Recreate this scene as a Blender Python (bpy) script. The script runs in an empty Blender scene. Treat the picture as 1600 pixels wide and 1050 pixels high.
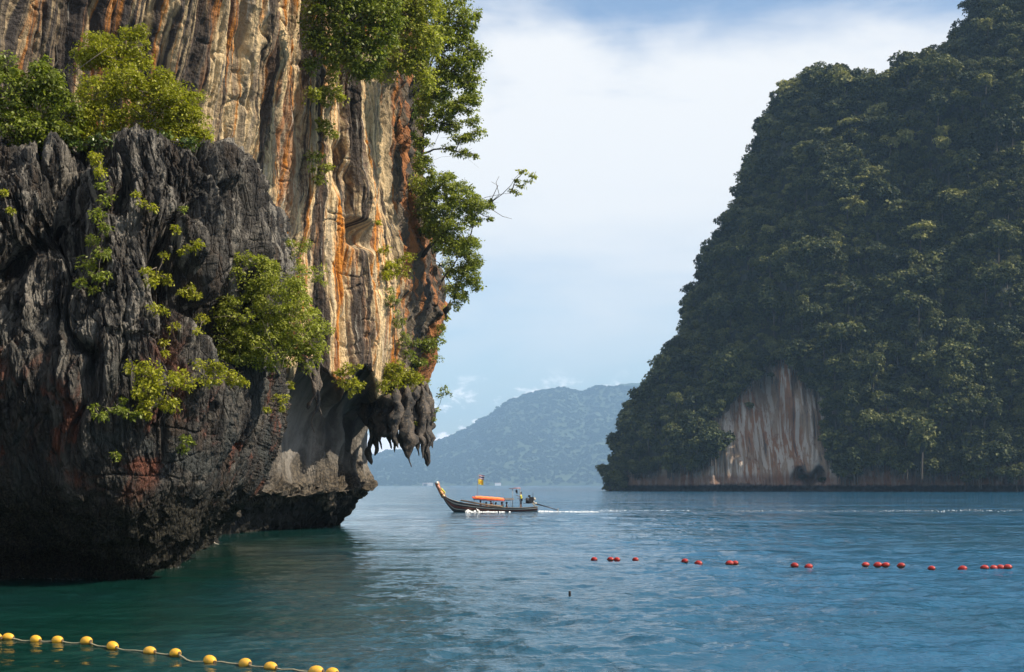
import bpy, math, random
import numpy as np
from mathutils import Vector, Matrix

SC = bpy.context.scene
COL = SC.collection
# ------------------------------------------------------------------ camera, sky, sun, exposure
H = 3.15            # camera height above the water
FPX = 2222.0        # focal length in pixels of a 1600 px wide frame
HZ = 758.0          # pixel row of the horizon
cam_d = bpy.data.cameras.new('camera')
cam = bpy.data.objects.new('camera', cam_d); COL.objects.link(cam)
cam.location = (0, 0, H); cam.rotation_euler = (math.radians(90), 0, 0)
cam_d.sensor_width = 36; cam_d.lens = 36 * FPX / 1600
cam_d.shift_y = (HZ - 525) / 1600
cam_d.clip_start = 0.5; cam_d.clip_end = 60000
SC.camera = cam

SUN_EL, SUN_AZ = math.radians(43), math.radians(17)     # azimuth from +X, positive towards the camera side (-Y)
sdir = Vector((math.cos(SUN_EL)*math.cos(SUN_AZ), -math.cos(SUN_EL)*math.sin(SUN_AZ), math.sin(SUN_EL)))
sun_d = bpy.data.lights.new('sun', 'SUN'); sun = bpy.data.objects.new('sun', sun_d); COL.objects.link(sun)
sun_d.energy = 5.0; sun_d.angle = math.radians(0.5); sun_d.color = (1.0, 0.89, 0.72)
sun.rotation_euler = sdir.to_track_quat('Z', 'Y').to_euler(); sun.location = (200, -100, 300)

world = bpy.data.worlds.new('World'); SC.world = world; world.use_nodes = True
nt = world.node_tree; nt.nodes.clear()
def N(tree, typ, **kw):
    n = tree.nodes.new(typ)
    for k, v in kw.items():
        if k.startswith('i_'): n.inputs[int(k[2:])].default_value = v
        else: setattr(n, k, v)
    return n
def mth(tree, op, a, b=None, c=None, clamp=False):
    n = tree.nodes.new('ShaderNodeMath'); n.operation = op; n.use_clamp = clamp
    for i, v in enumerate((a, b, c)):
        if v is None: continue
        if isinstance(v, (int, float)): n.inputs[i].default_value = v
        else: tree.links.new(v, n.inputs[i])
    return n.outputs[0]
def mrange(tree, v, a, b, c=0.0, d=1.0, smooth=True):
    n = tree.nodes.new('ShaderNodeMapRange'); n.interpolation_type = 'SMOOTHSTEP' if smooth else 'LINEAR'
    tree.links.new(v, n.inputs[0])
    for i, x in zip((1, 2, 3, 4), (a, b, c, d)): n.inputs[i].default_value = x
    return n.outputs[0]
def mixc(tree, f, a, b, mode='MIX'):
    n = tree.nodes.new('ShaderNodeMix'); n.data_type = 'RGBA'; n.blend_type = mode; n.clamp_factor = True
    for s, v in ((0, f), (6, a), (7, b)):
        if isinstance(v, (int, float)): n.inputs[s].default_value = v
        elif isinstance(v, tuple): n.inputs[s].default_value = (*v[:3], 1)
        else: tree.links.new(v, n.inputs[s])
    return n.outputs[2]
def noise(tree, vec, scale, detail=4, rough=0.55, dist=0.0, lac=2.0, typ='FBM'):
    n = tree.nodes.new('ShaderNodeTexNoise'); n.noise_type = typ
    if vec is not None: tree.links.new(vec, n.inputs['Vector'])
    n.inputs['Scale'].default_value = scale; n.inputs['Detail'].default_value = detail
    n.inputs['Roughness'].default_value = rough; n.inputs['Distortion'].default_value = dist
    n.inputs['Lacunarity'].default_value = lac
    return n.outputs[0]
def vscale(tree, vec, s, off=(0, 0, 0)):
    n = tree.nodes.new('ShaderNodeMapping'); tree.links.new(vec, n.inputs[0])
    n.inputs['Scale'].default_value = s; n.inputs['Location'].default_value = off
    return n.outputs[0]
sky = N(nt, 'ShaderNodeTexSky', sky_type='NISHITA', sun_disc=False)
sky.sun_elevation = SUN_EL; sky.sun_rotation = math.radians(90) + SUN_AZ
sky.altitude = 0; sky.air_density = 1.0; sky.dust_density = 0.6; sky.ozone_density = 1.6
tc = N(nt, 'ShaderNodeTexCoord')
sep = N(nt, 'ShaderNodeSeparateXYZ'); nt.links.new(tc.outputs['Generated'], sep.inputs[0])
el = sep.outputs[2]
# a veil of high thin cloud: soft streaks, thicker low down, torn open by noise overhead
nv1 = noise(nt, vscale(nt, tc.outputs['Generated'], (2.2, 2.2, 9), (3.1, 0.4, 0.2)), 1.6, 6, 0.5, 0.6)
nv2 = noise(nt, vscale(nt, tc.outputs['Generated'], (5, 5, 22), (1.1, 2.4, 0.0)), 1.5, 7, 0.55, 0.5)
warp = mth(nt, 'ADD', mth(nt, 'MULTIPLY', mth(nt, 'SUBTRACT', nv1, 0.5), 0.22), mth(nt, 'MULTIPLY', mth(nt, 'SUBTRACT', nv2, 0.5), 0.05))
# the edge of the veil slopes down towards the right of the view
e2 = mth(nt, 'ADD', mth(nt, 'ADD', el, warp), mth(nt, 'MULTIPLY', sep.outputs[0], 0.08))
veil = mth(nt, 'MULTIPLY', mrange(nt, e2, 0.035, 0.22), mrange(nt, e2, 0.256, 0.318, 1.0, 0.05))
over = mth(nt, 'MULTIPLY', mrange(nt, el, 0.36, 0.52), mrange(nt, nv1, 0.38, 0.58, 0.25, 0.95))  # broken cloud above the view, put in to brighten the water
cloudm = mth(nt, 'MAXIMUM', veil, over)
# low cumulus heads near the horizon
nc = noise(nt, vscale(nt, tc.outputs['Generated'], (15, 15, 30), (0.35, 0.0, 0.28)), 1.9, 8, 0.6, 0.2)
cum = mth(nt, 'MULTIPLY', mrange(nt, mth(nt, 'ADD', nc, mth(nt, 'MULTIPLY', el, -1.6)), 0.41, 0.50), mrange(nt, el, 0.085, 0.05))
skyc = mixc(nt, 1.0, sky.outputs[0], (0.84, 0.89, 0.92), 'MULTIPLY')
c1 = mixc(nt, mth(nt, 'MULTIPLY', cloudm, 0.94), skyc, (5.95, 5.92, 5.85))
c2 = mixc(nt, mth(nt, 'MULTIPLY', cum, 0.8), c1, (13.5, 12.4, 12.0))
bg = N(nt, 'ShaderNodeBackground'); nt.links.new(c2, bg.inputs[0]); bg.inputs[1].default_value = 0.12
wo = N(nt, 'ShaderNodeOutputWorld'); nt.links.new(bg.outputs[0], wo.inputs[0])

SC.view_settings.view_transform = 'Standard'; SC.view_settings.look = 'None'
SC.view_settings.exposure = 0.6; SC.view_settings.gamma = 1.0; SC.view_settings.use_curve_mapping = False
SC.render.engine = 'CYCLES'
SC.cycles.use_denoising = True
SC.cycles.max_bounces = 6; SC.cycles.diffuse_bounces = 2; SC.cycles.glossy_bounces = 3; SC.cycles.transmission_bounces = 3
SC.cycles.volume_bounces = 0; SC.cycles.transparent_max_bounces = 8
SC.cycles.sample_clamp_indirect = 6

# ------------------------------------------------------------------ numpy noise
_r = np.random.RandomState(7)
_perm = _r.permutation(256).astype(np.int64); _perm = np.concatenate([_perm, _perm, _perm])
_g3 = _r.normal(size=(256, 3)); _g3 /= np.linalg.norm(_g3, axis=1)[:, None]
def perlin(x, y, z=None):
    x = np.asarray(x, float); y = np.asarray(y, float)
    z = np.zeros_like(x) + 0.37 if z is None else np.asarray(z, float)
    x0 = np.floor(x).astype(np.int64); y0 = np.floor(y).astype(np.int64); z0 = np.floor(z).astype(np.int64)
    fx, fy, fz = x - x0, y - y0, z - z0
    u = fx*fx*fx*(fx*(fx*6-15)+10); v = fy*fy*fy*(fy*(fy*6-15)+10); w = fz*fz*fz*(fz*(fz*6-15)+10)
    def g(i, j, k):
        h = _perm[_perm[_perm[(x0+i) & 255] + ((y0+j) & 255)] + ((z0+k) & 255)] & 255
        gr = _g3[h]
        return gr[..., 0]*(fx-i) + gr[..., 1]*(fy-j) + gr[..., 2]*(fz-k)
    a = g(0,0,0)*(1-u)+g(1,0,0)*u; b = g(0,1,0)*(1-u)+g(1,1,0)*u
    c = g(0,0,1)*(1-u)+g(1,0,1)*u; d = g(0,1,1)*(1-u)+g(1,1,1)*u
    return 1.5*((a*(1-v)+b*v)*(1-w) + (c*(1-v)+d*v)*w)
def fbm(x, y, z, o=4, rg=0.5, lac=2.03):
    s = 0; a = 1.0; f = 1.0; t = 0
    for i in range(o):
        s = s + a*perlin(x*f+i*17.3, y*f+i*5.1, z*f-i*9.7); t += a; a *= rg; f *= lac
    return s/t
def ridged(x, y, z, o=3, rg=0.5, lac=2.1):
    s = 0; a = 1.0; f = 1.0; t = 0
    for i in range(o):
        n = 1 - 2*np.abs(perlin(x*f+i*7.7, y*f+i*3.3, z*f+i*11.9)); s = s + a*n; t += a; a *= rg; f *= lac
    return s/t
def worley(x, y, z):
    x0 = np.floor(x).astype(np.int64); y0 = np.floor(y).astype(np.int64); z0 = np.floor(z).astype(np.int64)
    best = np.full(x.shape, 9.0); sec = np.full(x.shape, 9.0); cid = np.zeros(x.shape)
    for i in (-1, 0, 1):
        for j in (-1, 0, 1):
            for k in (-1, 0, 1):
                h = _perm[_perm[_perm[(x0+i) & 255] + ((y0+j) & 255)] + ((z0+k) & 255)] & 255
                q = _g3[h]*0.45 + 0.5
                d = (x0+i+q[..., 0]-x)**2 + (y0+j+q[..., 1]-y)**2 + (z0+k+q[..., 2]-z)**2
                m = d < best
                sec = np.where(m, best, np.minimum(sec, d)); cid = np.where(m, h/255.0, cid); best = np.where(m, d, best)
    return np.sqrt(best), np.sqrt(sec), cid
def sstep(a, b, x):
    t = np.clip((x-a)/(b-a), 0, 1); return t*t*(3-2*t)

# ------------------------------------------------------------------ object helpers
def mesh_np(name, V, F, smooth=True, mats=(), midx=None, attrs=None):
    V = np.asarray(V, np.float32); F = np.asarray(F, np.int32)
    me = bpy.data.meshes.new(name); k = F.shape[1]
    me.vertices.add(len(V)); me.vertices.foreach_set('co', V.ravel())
    me.loops.add(F.size); me.loops.foreach_set('vertex_index', F.ravel())
    me.polygons.add(len(F)); me.polygons.foreach_set('loop_start', np.arange(0, F.size, k, dtype=np.int32))
    if smooth: me.polygons.foreach_set('use_smooth', np.ones(len(F), bool))
    for m in mats: me.materials.append(m)
    if midx is not None: me.polygons.foreach_set('material_index', np.asarray(midx, np.int32))
    for nm, (ty, ar) in (attrs or {}).items():
        at = me.attributes.new(nm, ty, 'POINT')
        at.data.foreach_set('value' if ty == 'FLOAT' else 'vector', np.asarray(ar, np.float32).ravel())
    me.update(calc_edges=True); me.validate()
    return me
def link(name, me, parent=None, loc=None, mat=None):
    o = bpy.data.objects.new(name, me); COL.objects.link(o)
    if parent: o.parent = parent
    if loc is not None: o.location = loc
    if mat is not None and me is not None: me.materials.append(mat)
    return o
def tag(o, label, cat, group=None, kind=None):
    if label: o['label'] = label
    if cat: o['category'] = cat
    if group: o['group'] = group
    if kind: o['kind'] = kind
    return o
def structure(o, label=None):
    o['kind'] = 'structure'
    if label: o['label'] = label
    return o
def empty(name, loc, rz=0.0):
    o = bpy.data.objects.new(name, None); COL.objects.link(o); o.location = loc; o.rotation_euler = (0, 0, rz)
    o.empty_display_size = 0.2
    return o
def grid_faces(nu, nv, off=0):
    i = np.arange(nu-1)[:, None]; j = np.arange(nv-1)[None, :]
    a = (i*nv+j).ravel()+off
    return np.stack([a, a+nv, a+nv+1, a+1], 1)
class MB:      # collects simple shapes, builds one mesh
    def __init__(s): s.v = []; s.f = []; s.m = []
    def add(s, V, F, m=0):
        o = len(s.v); s.v += [tuple(map(float, p)) for p in V]; s.f += [tuple(int(o+i) for i in f) for f in F]; s.m += [m]*len(F)
    def box(s, c, d, m=0, rot=None):
        x, y, z = d[0]/2, d[1]/2, d[2]/2
        P = [Vector((a*x, b*y, e*z)) for e in (-1, 1) for a, b in ((-1,-1),(1,-1),(1,1),(-1,1))]
        if rot is not None: P = [rot @ p for p in P]
        s.add([p+Vector(c) for p in P], [(3,2,1,0),(4,5,6,7),(0,1,5,4),(1,2,6,5),(2,3,7,6),(3,0,4,7)], m)
    def tube(s, pts, rad, n=6, m=0, cap=True, flat=1.0):
        pts = [Vector(p) for p in pts]
        if isinstance(rad, (int, float)): rad = [rad]*len(pts)
        V = []; nn = None
        for i, p in enumerate(pts):
            t = (pts[min(i+1, len(pts)-1)] - pts[max(i-1, 0)])
            t = t.normalized() if t.length > 1e-9 else Vector((0,0,1))
            if nn is None:
                nn = t.cross(Vector((0,0,1)) if abs(t.z) < .9 else Vector((1,0,0))).normalized()
            else:
                nn = nn - t*nn.dot(t)
                nn = nn.normalized() if nn.length > 1e-6 else t.orthogonal().normalized()
            b = t.cross(nn)
            for k in range(n):
                a = 2*math.pi*k/n
                V.append(p + (nn*math.cos(a) + b*math.sin(a)*flat)*rad[i])
        F = [(i*n+k, i*n+(k+1) % n, (i+1)*n+(k+1) % n, (i+1)*n+k) for i in range(len(pts)-1) for k in range(n)]
        if cap: F += [tuple(range(n))[::-1], tuple((len(pts)-1)*n+k for k in range(n))]
        s.add(V, F, m)
    def lathe(s, prof, c=(0,0,0), n=16, axis='z', m=0):
        V = []
        for r, h in prof:
            for k in range(n):
                a = 2*math.pi*k/n; p = (r*math.cos(a), r*math.sin(a), h)
                if axis == 'x': p = (h, p[0], p[1])
                if axis == 'y': p = (p[0], h, p[1])
                V.append((p[0]+c[0], p[1]+c[1], p[2]+c[2]))
        F = [(i*n+k, i*n+(k+1) % n, (i+1)*n+(k+1) % n, (i+1)*n+k) for i in range(len(prof)-1) for k in range(n)]
        F += [tuple(range(n))[::-1], tuple((len(prof)-1)*n+k for k in range(n))]
        s.add(V, F, m)
    def ball(s, c, r, n=10, m=0, wob=0, seed=0):
        rr = r if isinstance(r, tuple) else (r, r, r); V = []; rows = max(4, n//2+1)
        R = random.Random(seed)
        for i in range(rows+1):
            th = math.pi*i/rows
            for k in range(n):
                a = 2*math.pi*k/n; q = 1 + (R.uniform(-wob, wob) if 0 < i < rows else 0)
                V.append((c[0]+rr[0]*q*math.sin(th)*math.cos(a), c[1]+rr[1]*q*math.sin(th)*math.sin(a), c[2]+rr[2]*q*math.cos(th)))
        F = [(i*n+k, (i+1)*n+k, (i+1)*n+(k+1) % n, i*n+(k+1) % n) for i in range(rows) for k in range(n)]
        s.add(V, F, m)
    def build(s, name, mats, parent=None, smooth=True, loc=None):
        me = bpy.data.meshes.new(name); me.from_pydata(s.v, [], s.f)
        for q in (mats if isinstance(mats, (list, tuple)) else [mats]): me.materials.append(q)
        me.polygons.foreach_set('material_index', s.m)
        me.polygons.foreach_set('use_smooth', [smooth]*len(s.f)); me.update()
        return link(name, me, parent, loc)
def W(px, py, Y):  # the point Y metres out that the photograph shows at (px, py)
    return Vector(((px-800)/FPX*Y, Y, H-(py-HZ)/FPX*Y))
def PX(P):
    P = np.asarray(P); return 800+FPX*P[..., 0]/P[..., 1], HZ-(P[..., 2]-H)/P[..., 1]*FPX

# ------------------------------------------------------------------ materials
def newmat(name):
    m = bpy.data.materials.new(name); m.use_nodes = True
    t = m.node_tree; b = t.nodes['Principled BSDF']
    return m, t, b
def simple(name, col, rough=0.6, metal=0.0, var=0.15, scale=8.0, bump=0.0, spec=0.4):
    m, t, b = newmat(name)
    g = N(t, 'ShaderNodeNewGeometry')
    n = noise(t, g.outputs['Position'], scale, 5, 0.6)
    d = tuple(c*(1-var) for c in col); u = tuple(min(1, c*(1+var)) for c in col)
    t.links.new(mixc(t, mrange(t, n, 0.3, 0.7), d, u), b.inputs['Base Color'])
    b.inputs['Roughness'].default_value = rough; b.inputs['Metallic'].default_value = metal
    b.inputs['Specular IOR Level'].default_value = spec
    if bump:
        bp = N(t, 'ShaderNodeBump'); bp.inputs['Distance'].default_value = bump; bp.inputs['Strength'].default_value = 1
        t.links.new(n, bp.inputs['Height']); t.links.new(bp.outputs[0], b.inputs['Normal'])
    return m
def leafmat(name, dark, mid, lite, rough=0.45, trans=0.35, ov=0.35):
    m, t, b = newmat(name)
    a = N(t, 'ShaderNodeAttribute', attribute_name='tint')
    r = N(t, 'ShaderNodeValToRGB'); e = r.color_ramp.elements
    e[0].position = 0.0; e[0].color = (*dark, 1); e[1].position = 1.0; e[1].color = (*lite, 1)
    q = e.new(0.5); q.color = (*mid, 1)
    oi = N(t, 'ShaderNodeObjectInfo')
    f = mth(t, 'ADD', a.outputs['Fac'], mth(t, 'MULTIPLY', mth(t, 'SUBTRACT', oi.outputs['Random'], 0.5), ov), clamp=True)
    t.links.new(f, r.inputs[0])
    t.links.new(r.outputs[0], b.inputs['Base Color']); b.inputs['Roughness'].default_value = rough
    b.inputs['Specular IOR Level'].default_value = 0.35
    tr = N(t, 'ShaderNodeBsdfTranslucent')
    t.links.new(mixc(t, 1.0, r.outputs[0], (1.15, 1.25, 0.45), 'MULTIPLY'), tr.inputs[0])
    mx = N(t, 'ShaderNodeMixShader'); mx.inputs[0].default_value = trans
    t.links.new(b.outputs[0], mx.inputs[1]); t.links.new(tr.outputs[0], mx.inputs[2])
    t.links.new(mx.outputs[0], t.nodes['Material Output'].inputs[0])
    return m
L_YEL = leafmat('leaf_yellow_green', (0.13, 0.135, 0.010), (0.31, 0.31, 0.022), (0.48, 0.46, 0.055), trans=0.45)
L_GRN = leafmat('leaf_fresh_green', (0.07, 0.095, 0.012), (0.20, 0.235, 0.035), (0.38, 0.41, 0.09), trans=0.45)
L_DRK = leafmat('leaf_deep_green', (0.025, 0.045, 0.010), (0.075, 0.12, 0.022), (0.20, 0.26, 0.06), rough=0.32, trans=0.25)
L_LIM = leafmat('leaf_lime', (0.13, 0.15, 0.018), (0.33, 0.345, 0.055), (0.56, 0.55, 0.17), trans=0.48)
L_FAR = leafmat('leaf_forest', (0.012, 0.020, 0.006), (0.044, 0.060, 0.013), (0.14, 0.14, 0.036), rough=0.7, trans=0.18, ov=0.75)
L_HILL = leafmat('leaf_far_hill', (0.022, 0.036, 0.014), (0.034, 0.052, 0.018), (0.048, 0.066, 0.022), rough=0.9, trans=0.3, ov=0.4)
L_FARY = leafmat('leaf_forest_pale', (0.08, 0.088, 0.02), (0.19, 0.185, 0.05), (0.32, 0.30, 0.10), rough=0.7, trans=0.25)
BARK = simple('bark', (0.16, 0.13, 0.10), 0.85, var=0.4, scale=30, bump=0.01)
BARKL = simple('bark_bleached', (0.42, 0.37, 0.31), 0.8, var=0.3, scale=30, bump=0.01)
BARKD = simple('bark_dark', (0.06, 0.05, 0.04), 0.85, var=0.3, scale=20, bump=0.01)

def rockA():
    m, t, b = newmat('black_karst')
    g = N(t, 'ShaderNodeNewGeometry'); P = g.outputs['Position']
    sp = N(t, 'ShaderNodeSeparateXYZ'); t.links.new(P, sp.inputs[0])
    n1 = noise(t, vscale(t, P, (1, 1, 0.35)), 0.55, 6, 0.6, 0.6)
    n2 = noise(t, vscale(t, P, (1, 1, 0.20)), 3.2, 7, 0.66, 0.3)
    n3 = noise(t, P, 14, 5, 0.7)
    c = mixc(t, mrange(t, n2, 0.36, 0.62), (0.019, 0.018, 0.018), (0.068, 0.061, 0.054))
    c = mixc(t, mrange(t, mth(t, 'MULTIPLY', n1, mth(t, 'ADD', n2, 0.5)), 0.54, 0.76), c, (0.15, 0.135, 0.115))
    c = mixc(t, mrange(t, n3, 0.58, 0.78, 0, 0.4), c, (0.19, 0.175, 0.15))
    vs = noise(t, vscale(t, P, (1, 1, 0.10)), 1.7, 6, 0.62, 0.5)
    c = mixc(t, mth(t, 'MULTIPLY', mrange(t, vs, 0.52, 0.60), mrange(t, sp.outputs[2], 5.0, 9.0, 0.3, 0.95)), c, (0.25, 0.225, 0.19))
    c = mixc(t, mth(t, 'MULTIPLY', mrange(t, vs, 0.46, 0.38), 0.6), c, (0.075, 0.052, 0.036))
    # bluish grey seep stone and rusty patches on the lower half
    nr = noise(t, P, 0.42, 5, 0.6, 0.8)
    low = mrange(t, sp.outputs[2], 10.0, 5.5)
    rust = mth(t, 'MULTIPLY', mrange(t, nr, 0.52, 0.62), mth(t, 'MULTIPLY', low, mrange(t, n2, 0.35, 0.55)))
    c = mixc(t, mth(t, 'MULTIPLY', rust, 0.9), c, (0.17, 0.055, 0.030))
    seep = mth(t, 'MULTIPLY', mrange(t, nr, 0.48, 0.40), low)
    c = mixc(t, mth(t, 'MULTIPLY', seep, 0.7), c, (0.055, 0.062, 0.06))
    # tide zone: oyster crust over dark wetted rock; raised at left as painted shade
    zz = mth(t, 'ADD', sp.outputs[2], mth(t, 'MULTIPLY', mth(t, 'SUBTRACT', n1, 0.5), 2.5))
    wet_shade = mrange(t, mth(t, 'ADD', zz, mth(t, 'MULTIPLY', sp.outputs[0], 0.10)), 2.6, 0.9)
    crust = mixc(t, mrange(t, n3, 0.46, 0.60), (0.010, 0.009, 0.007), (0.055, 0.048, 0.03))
    c = mixc(t, wet_shade, c, crust)
    t.links.new(c, b.inputs['Base Color'])
    b.inputs['Roughness'].default_value = 0.75; b.inputs['Specular IOR Level'].default_value = 0.3
    bp = N(t, 'ShaderNodeBump'); bp.inputs['Distance'].default_value = 0.4; bp.inputs['Strength'].default_value = 1
    vo = N(t, 'ShaderNodeTexVoronoi', feature='DISTANCE_TO_EDGE'); t.links.new(vscale(t, P, (1, 1, 0.28)), vo.inputs['Vector']); vo.inputs['Scale'].default_value = 3.4; vo.inputs['Randomness'].default_value = 1
    vp = N(t, 'ShaderNodeTexVoronoi', feature='F1'); t.links.new(vscale(t, P, (1, 1, 0.6)), vp.inputs['Vector']); vp.inputs['Scale'].default_value = 9.0
    hh = mth(t, 'ADD', mth(t, 'MULTIPLY', n2, 0.9), mth(t, 'MULTIPLY', n3, 0.34))
    hh = mth(t, 'ADD', hh, mth(t, 'MULTIPLY', mrange(t, vo.outputs['Distance'], 0.0, 0.10, 0.0, 0.22), 1.0))
    hh = mth(t, 'ADD', hh, mth(t, 'MULTIPLY', vp.outputs['Distance'], -0.18))
    t.links.new(hh, bp.inputs['Height']); t.links.new(bp.outputs[0], b.inputs['Normal'])
    return m
def rockB():
    m, t, b = newmat('streaked_limestone')
    fl = N(t, 'ShaderNodeAttribute', attribute_name='flow'); F = fl.outputs['Vector']   # metres along the wall, height, tip
    sp = N(t, 'ShaderNodeSeparateXYZ'); t.links.new(F, sp.inputs[0])
    g = N(t, 'ShaderNodeNewGeometry'); P = g.outputs['Position']
    wv = noise(t, vscale(t, F, (0.25, 0.12, 0.0)), 1.0, 3, 0.5)
    add = N(t, 'ShaderNodeCombineXYZ'); t.links.new(mth(t, 'MULTIPLY', mth(t, 'SUBTRACT', wv, 0.5), 2.2), add.inputs[0])
    va = N(t, 'ShaderNodeVectorMath', operation='ADD'); t.links.new(F, va.inputs[0]); t.links.new(add.outputs[0], va.inputs[1])
    Q = va.outputs[0]
    s1 = noise(t, vscale(t, Q, (0.55, 0.045, 0), (1.3, 0, 0)), 1.0, 5, 0.55, 0.1)
    s2 = noise(t, vscale(t, Q, (1.9, 0.07, 0), (8.3, 0, 0)), 1.0, 5, 0.6, 0.1)
    s3 = noise(t, vscale(t, Q, (0.8, 0.06, 0), (20.3, 3, 0)), 1.0, 6, 0.65, 0.15)
    s4 = noise(t, vscale(t, Q, (5.5, 0.25, 0), (3, 7, 0)), 1.0, 5, 0.6, 0.1)
    f1 = noise(t, P, 3.2, 6, 0.65)
    cream = (0.76, 0.56, 0.31); grey = (0.13, 0.12, 0.115); orange = (0.60, 0.22, 0.03); dark = (0.045, 0.038, 0.033)
    c = mixc(t, mrange(t, mth(t, 'ADD', mth(t, 'MULTIPLY', s1, 0.7), mth(t, 'MULTIPLY', f1, 0.3)), 0.42, 0.51), (0.34, 0.20, 0.11), cream)
    c = mixc(t, mrange(t, s3, 0.49, 0.56), c, orange)
    rgt = mrange(t, mth(t, 'ADD', sp.outputs[0], mth(t, 'MULTIPLY', wv, 3.0)), 17.0, 27.0, 0.95, 0.55)
    c = mixc(t, mth(t, 'MULTIPLY', mrange(t, s2, 0.49, 0.57), rgt), c, grey)
    c = mixc(t, mth(t, 'MULTIPLY', mrange(t, mth(t, 'ADD', mth(t, 'MULTIPLY', s2, 0.4), mth(t, 'MULTIPLY', s1, 0.6)), 0.492, 0.445), 0.94), c, dark)
    c = mixc(t, mth(t, 'MULTIPLY', mrange(t, s4, 0.60, 0.70), 0.6), c, (0.72, 0.66, 0.55))
    c = mixc(t, mth(t, 'MULTIPLY', mrange(t, s4, 0.40, 0.32), 0.7), c, (0.10, 0.07, 0.05))
    c = mixc(t, mth(t, 'MULTIPLY', mrange(t, f1, 0.58, 0.72), 0.45), c, (0.16, 0.12, 0.09))
    # the upper left part of the wall is browner and greyer
    left = mrange(t, mth(t, 'ADD', sp.outputs[0], mth(t, 'MULTIPLY', wv, 3.0)), 29.0, 16.0)
    c = mixc(t, mth(t, 'MULTIPLY', left, mrange(t, s2, 0.38, 0.58, 0.15, 0.95)), c, (0.055, 0.045, 0.040))
    # towards the prow: dark weathered rock with rusty bands
    tip = mrange(t, mth(t, 'ADD', sp.outputs[2], mth(t, 'MULTIPLY', mth(t, 'SUBTRACT', s1, 0.5), 1.2)), 0.35, 0.9)
    c = mixc(t, mth(t, 'MULTIPLY', tip, 0.9), c, mixc(t, mrange(t, s3, 0.50, 0.58), (0.065, 0.058, 0.052), (0.36, 0.15, 0.06)))
    # cave wall below the lip: plain pale grey
    lowz = mrange(t, mth(t, 'ADD', sp.outputs[1], mth(t, 'MULTIPLY', mth(t, 'SUBTRACT', f1, 0.5), 1.5)), 10.4, 9.3)
    gs = noise(t, vscale(t, F, (0.5, 0.25, 0)), 1.0, 6, 0.6, 0.8)
    c = mixc(t, lowz, c, mixc(t, mrange(t, gs, 0.40, 0.6), (0.10, 0.092, 0.082), (0.27, 0.245, 0.215)))
    zz = mth(t, 'ADD', sp.outputs[1], mth(t, 'MULTIPLY', mth(t, 'SUBTRACT', gs, 0.5), 4.0))
    c = mixc(t, mrange(t, zz, 6.4, 3.4), c, mixc(t, mrange(t, f1, 0.42, 0.60), (0.035, 0.030, 0.024), (0.14, 0.112, 0.08)))
    c = mixc(t, mrange(t, zz, 1.9, 1.0), c, (0.022, 0.020, 0.016))
    t.links.new(c, b.inputs['Base Color'])
    b.inputs['Roughness'].default_value = 0.8; b.inputs['Specular IOR Level'].default_value = 0.25
    bp = N(t, 'ShaderNodeBump'); bp.inputs['Distance'].default_value = 0.38; bp.inputs['Strength'].default_value = 1.0
    hh = mth(t, 'ADD', mth(t, 'MULTIPLY', s4, 0.8), mth(t, 'MULTIPLY', f1, 0.75))
    t.links.new(hh, bp.inputs['Height']); t.links.new(bp.outputs[0], b.inputs['Normal'])
    return m
def rockI():
    m, t, b = newmat('island_limestone')
    g = N(t, 'ShaderNodeNewGeometry'); P = g.outputs['Position']
    sp = N(t, 'ShaderNodeSeparateXYZ'); t.links.new(P, sp.inputs[0])
    s1 = noise(t, vscale(t, P, (0.10, 0.03, 0.018)), 1.0, 5, 0.6, 0.2)
    s2 = noise(t, vscale(t, P, (0.52, 0.08, 0.024), (5, 0, 0)), 1.0, 6, 0.62, 0.15)
    f1 = noise(t, vscale(t, P, (1, 1, .6)), 0.3, 8, 0.75)
    c = mixc(t, mrange(t, s1, 0.44, 0.54), (0.40, 0.20, 0.105), (0.42, 0.30, 0.21))
    c = mixc(t, mrange(t, s2, 0.50, 0.56), c, (0.66, 0.58, 0.50))
    c = mixc(t, mth(t, 'MULTIPLY', mrange(t, s2, 0.45, 0.36), 0.8), c, (0.08, 0.075, 0.075))
    c = mixc(t, mrange(t, f1, 0.55, 0.70), c, (0.22, 0.10, 0.06))
    v = N(t, 'ShaderNodeAttribute', attribute_name='bare')
    soil = mixc(t, mrange(t, f1, 0.4, 0.6), (0.012, 0.02, 0.012), (0.03, 0.04, 0.022))
    c = mixc(t, mrange(t, mth(t, 'ADD', v.outputs['Fac'], mth(t, 'MULTIPLY', mth(t, 'SUBTRACT', f1, 0.5), 0.8)), 0.4, 0.6), soil, c)
    zz = mth(t, 'ADD', sp.outputs[2], mth(t, 'MULTIPLY', f1, 4))
    c = mixc(t, mrange(t, zz, 12.0, 8.0, 0, .7), c, (0.17, 0.075, 0.045))
    c = mixc(t, mrange(t, zz, 5.6, 4.4), c, (0.02, 0.02, 0.02))
    t.links.new(c, b.inputs['Base Color']); b.inputs['Roughness'].default_value = 0.85
    bp = N(t, 'ShaderNodeBump'); bp.inputs['Distance'].default_value = 5.0
    t.links.new(mth(t, 'ADD', s2, f1), bp.inputs['Height']); t.links.new(bp.outputs[0], b.inputs['Normal'])
    return m
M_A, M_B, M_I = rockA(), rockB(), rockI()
def hillmat():
    m, t, b = newmat('far_forest_floor')
    g = N(t, 'ShaderNodeNewGeometry'); P = g.outputs['Position']
    n1 = noise(t, P, 0.004, 6, 0.6, 0.5); n2 = noise(t, P, 0.03, 5, 0.7)
    c = mixc(t, mrange(t, n1, 0.4, 0.62), (0.020, 0.042, 0.016), (0.040, 0.062, 0.022))
    c = mixc(t, mrange(t, n2, 0.4, 0.66), c, (0.055, 0.075, 0.03))
    t.links.new(c, b.inputs['Base Color']); b.inputs['Roughness'].default_value = 0.95
    return m
M_H = hillmat()

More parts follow.
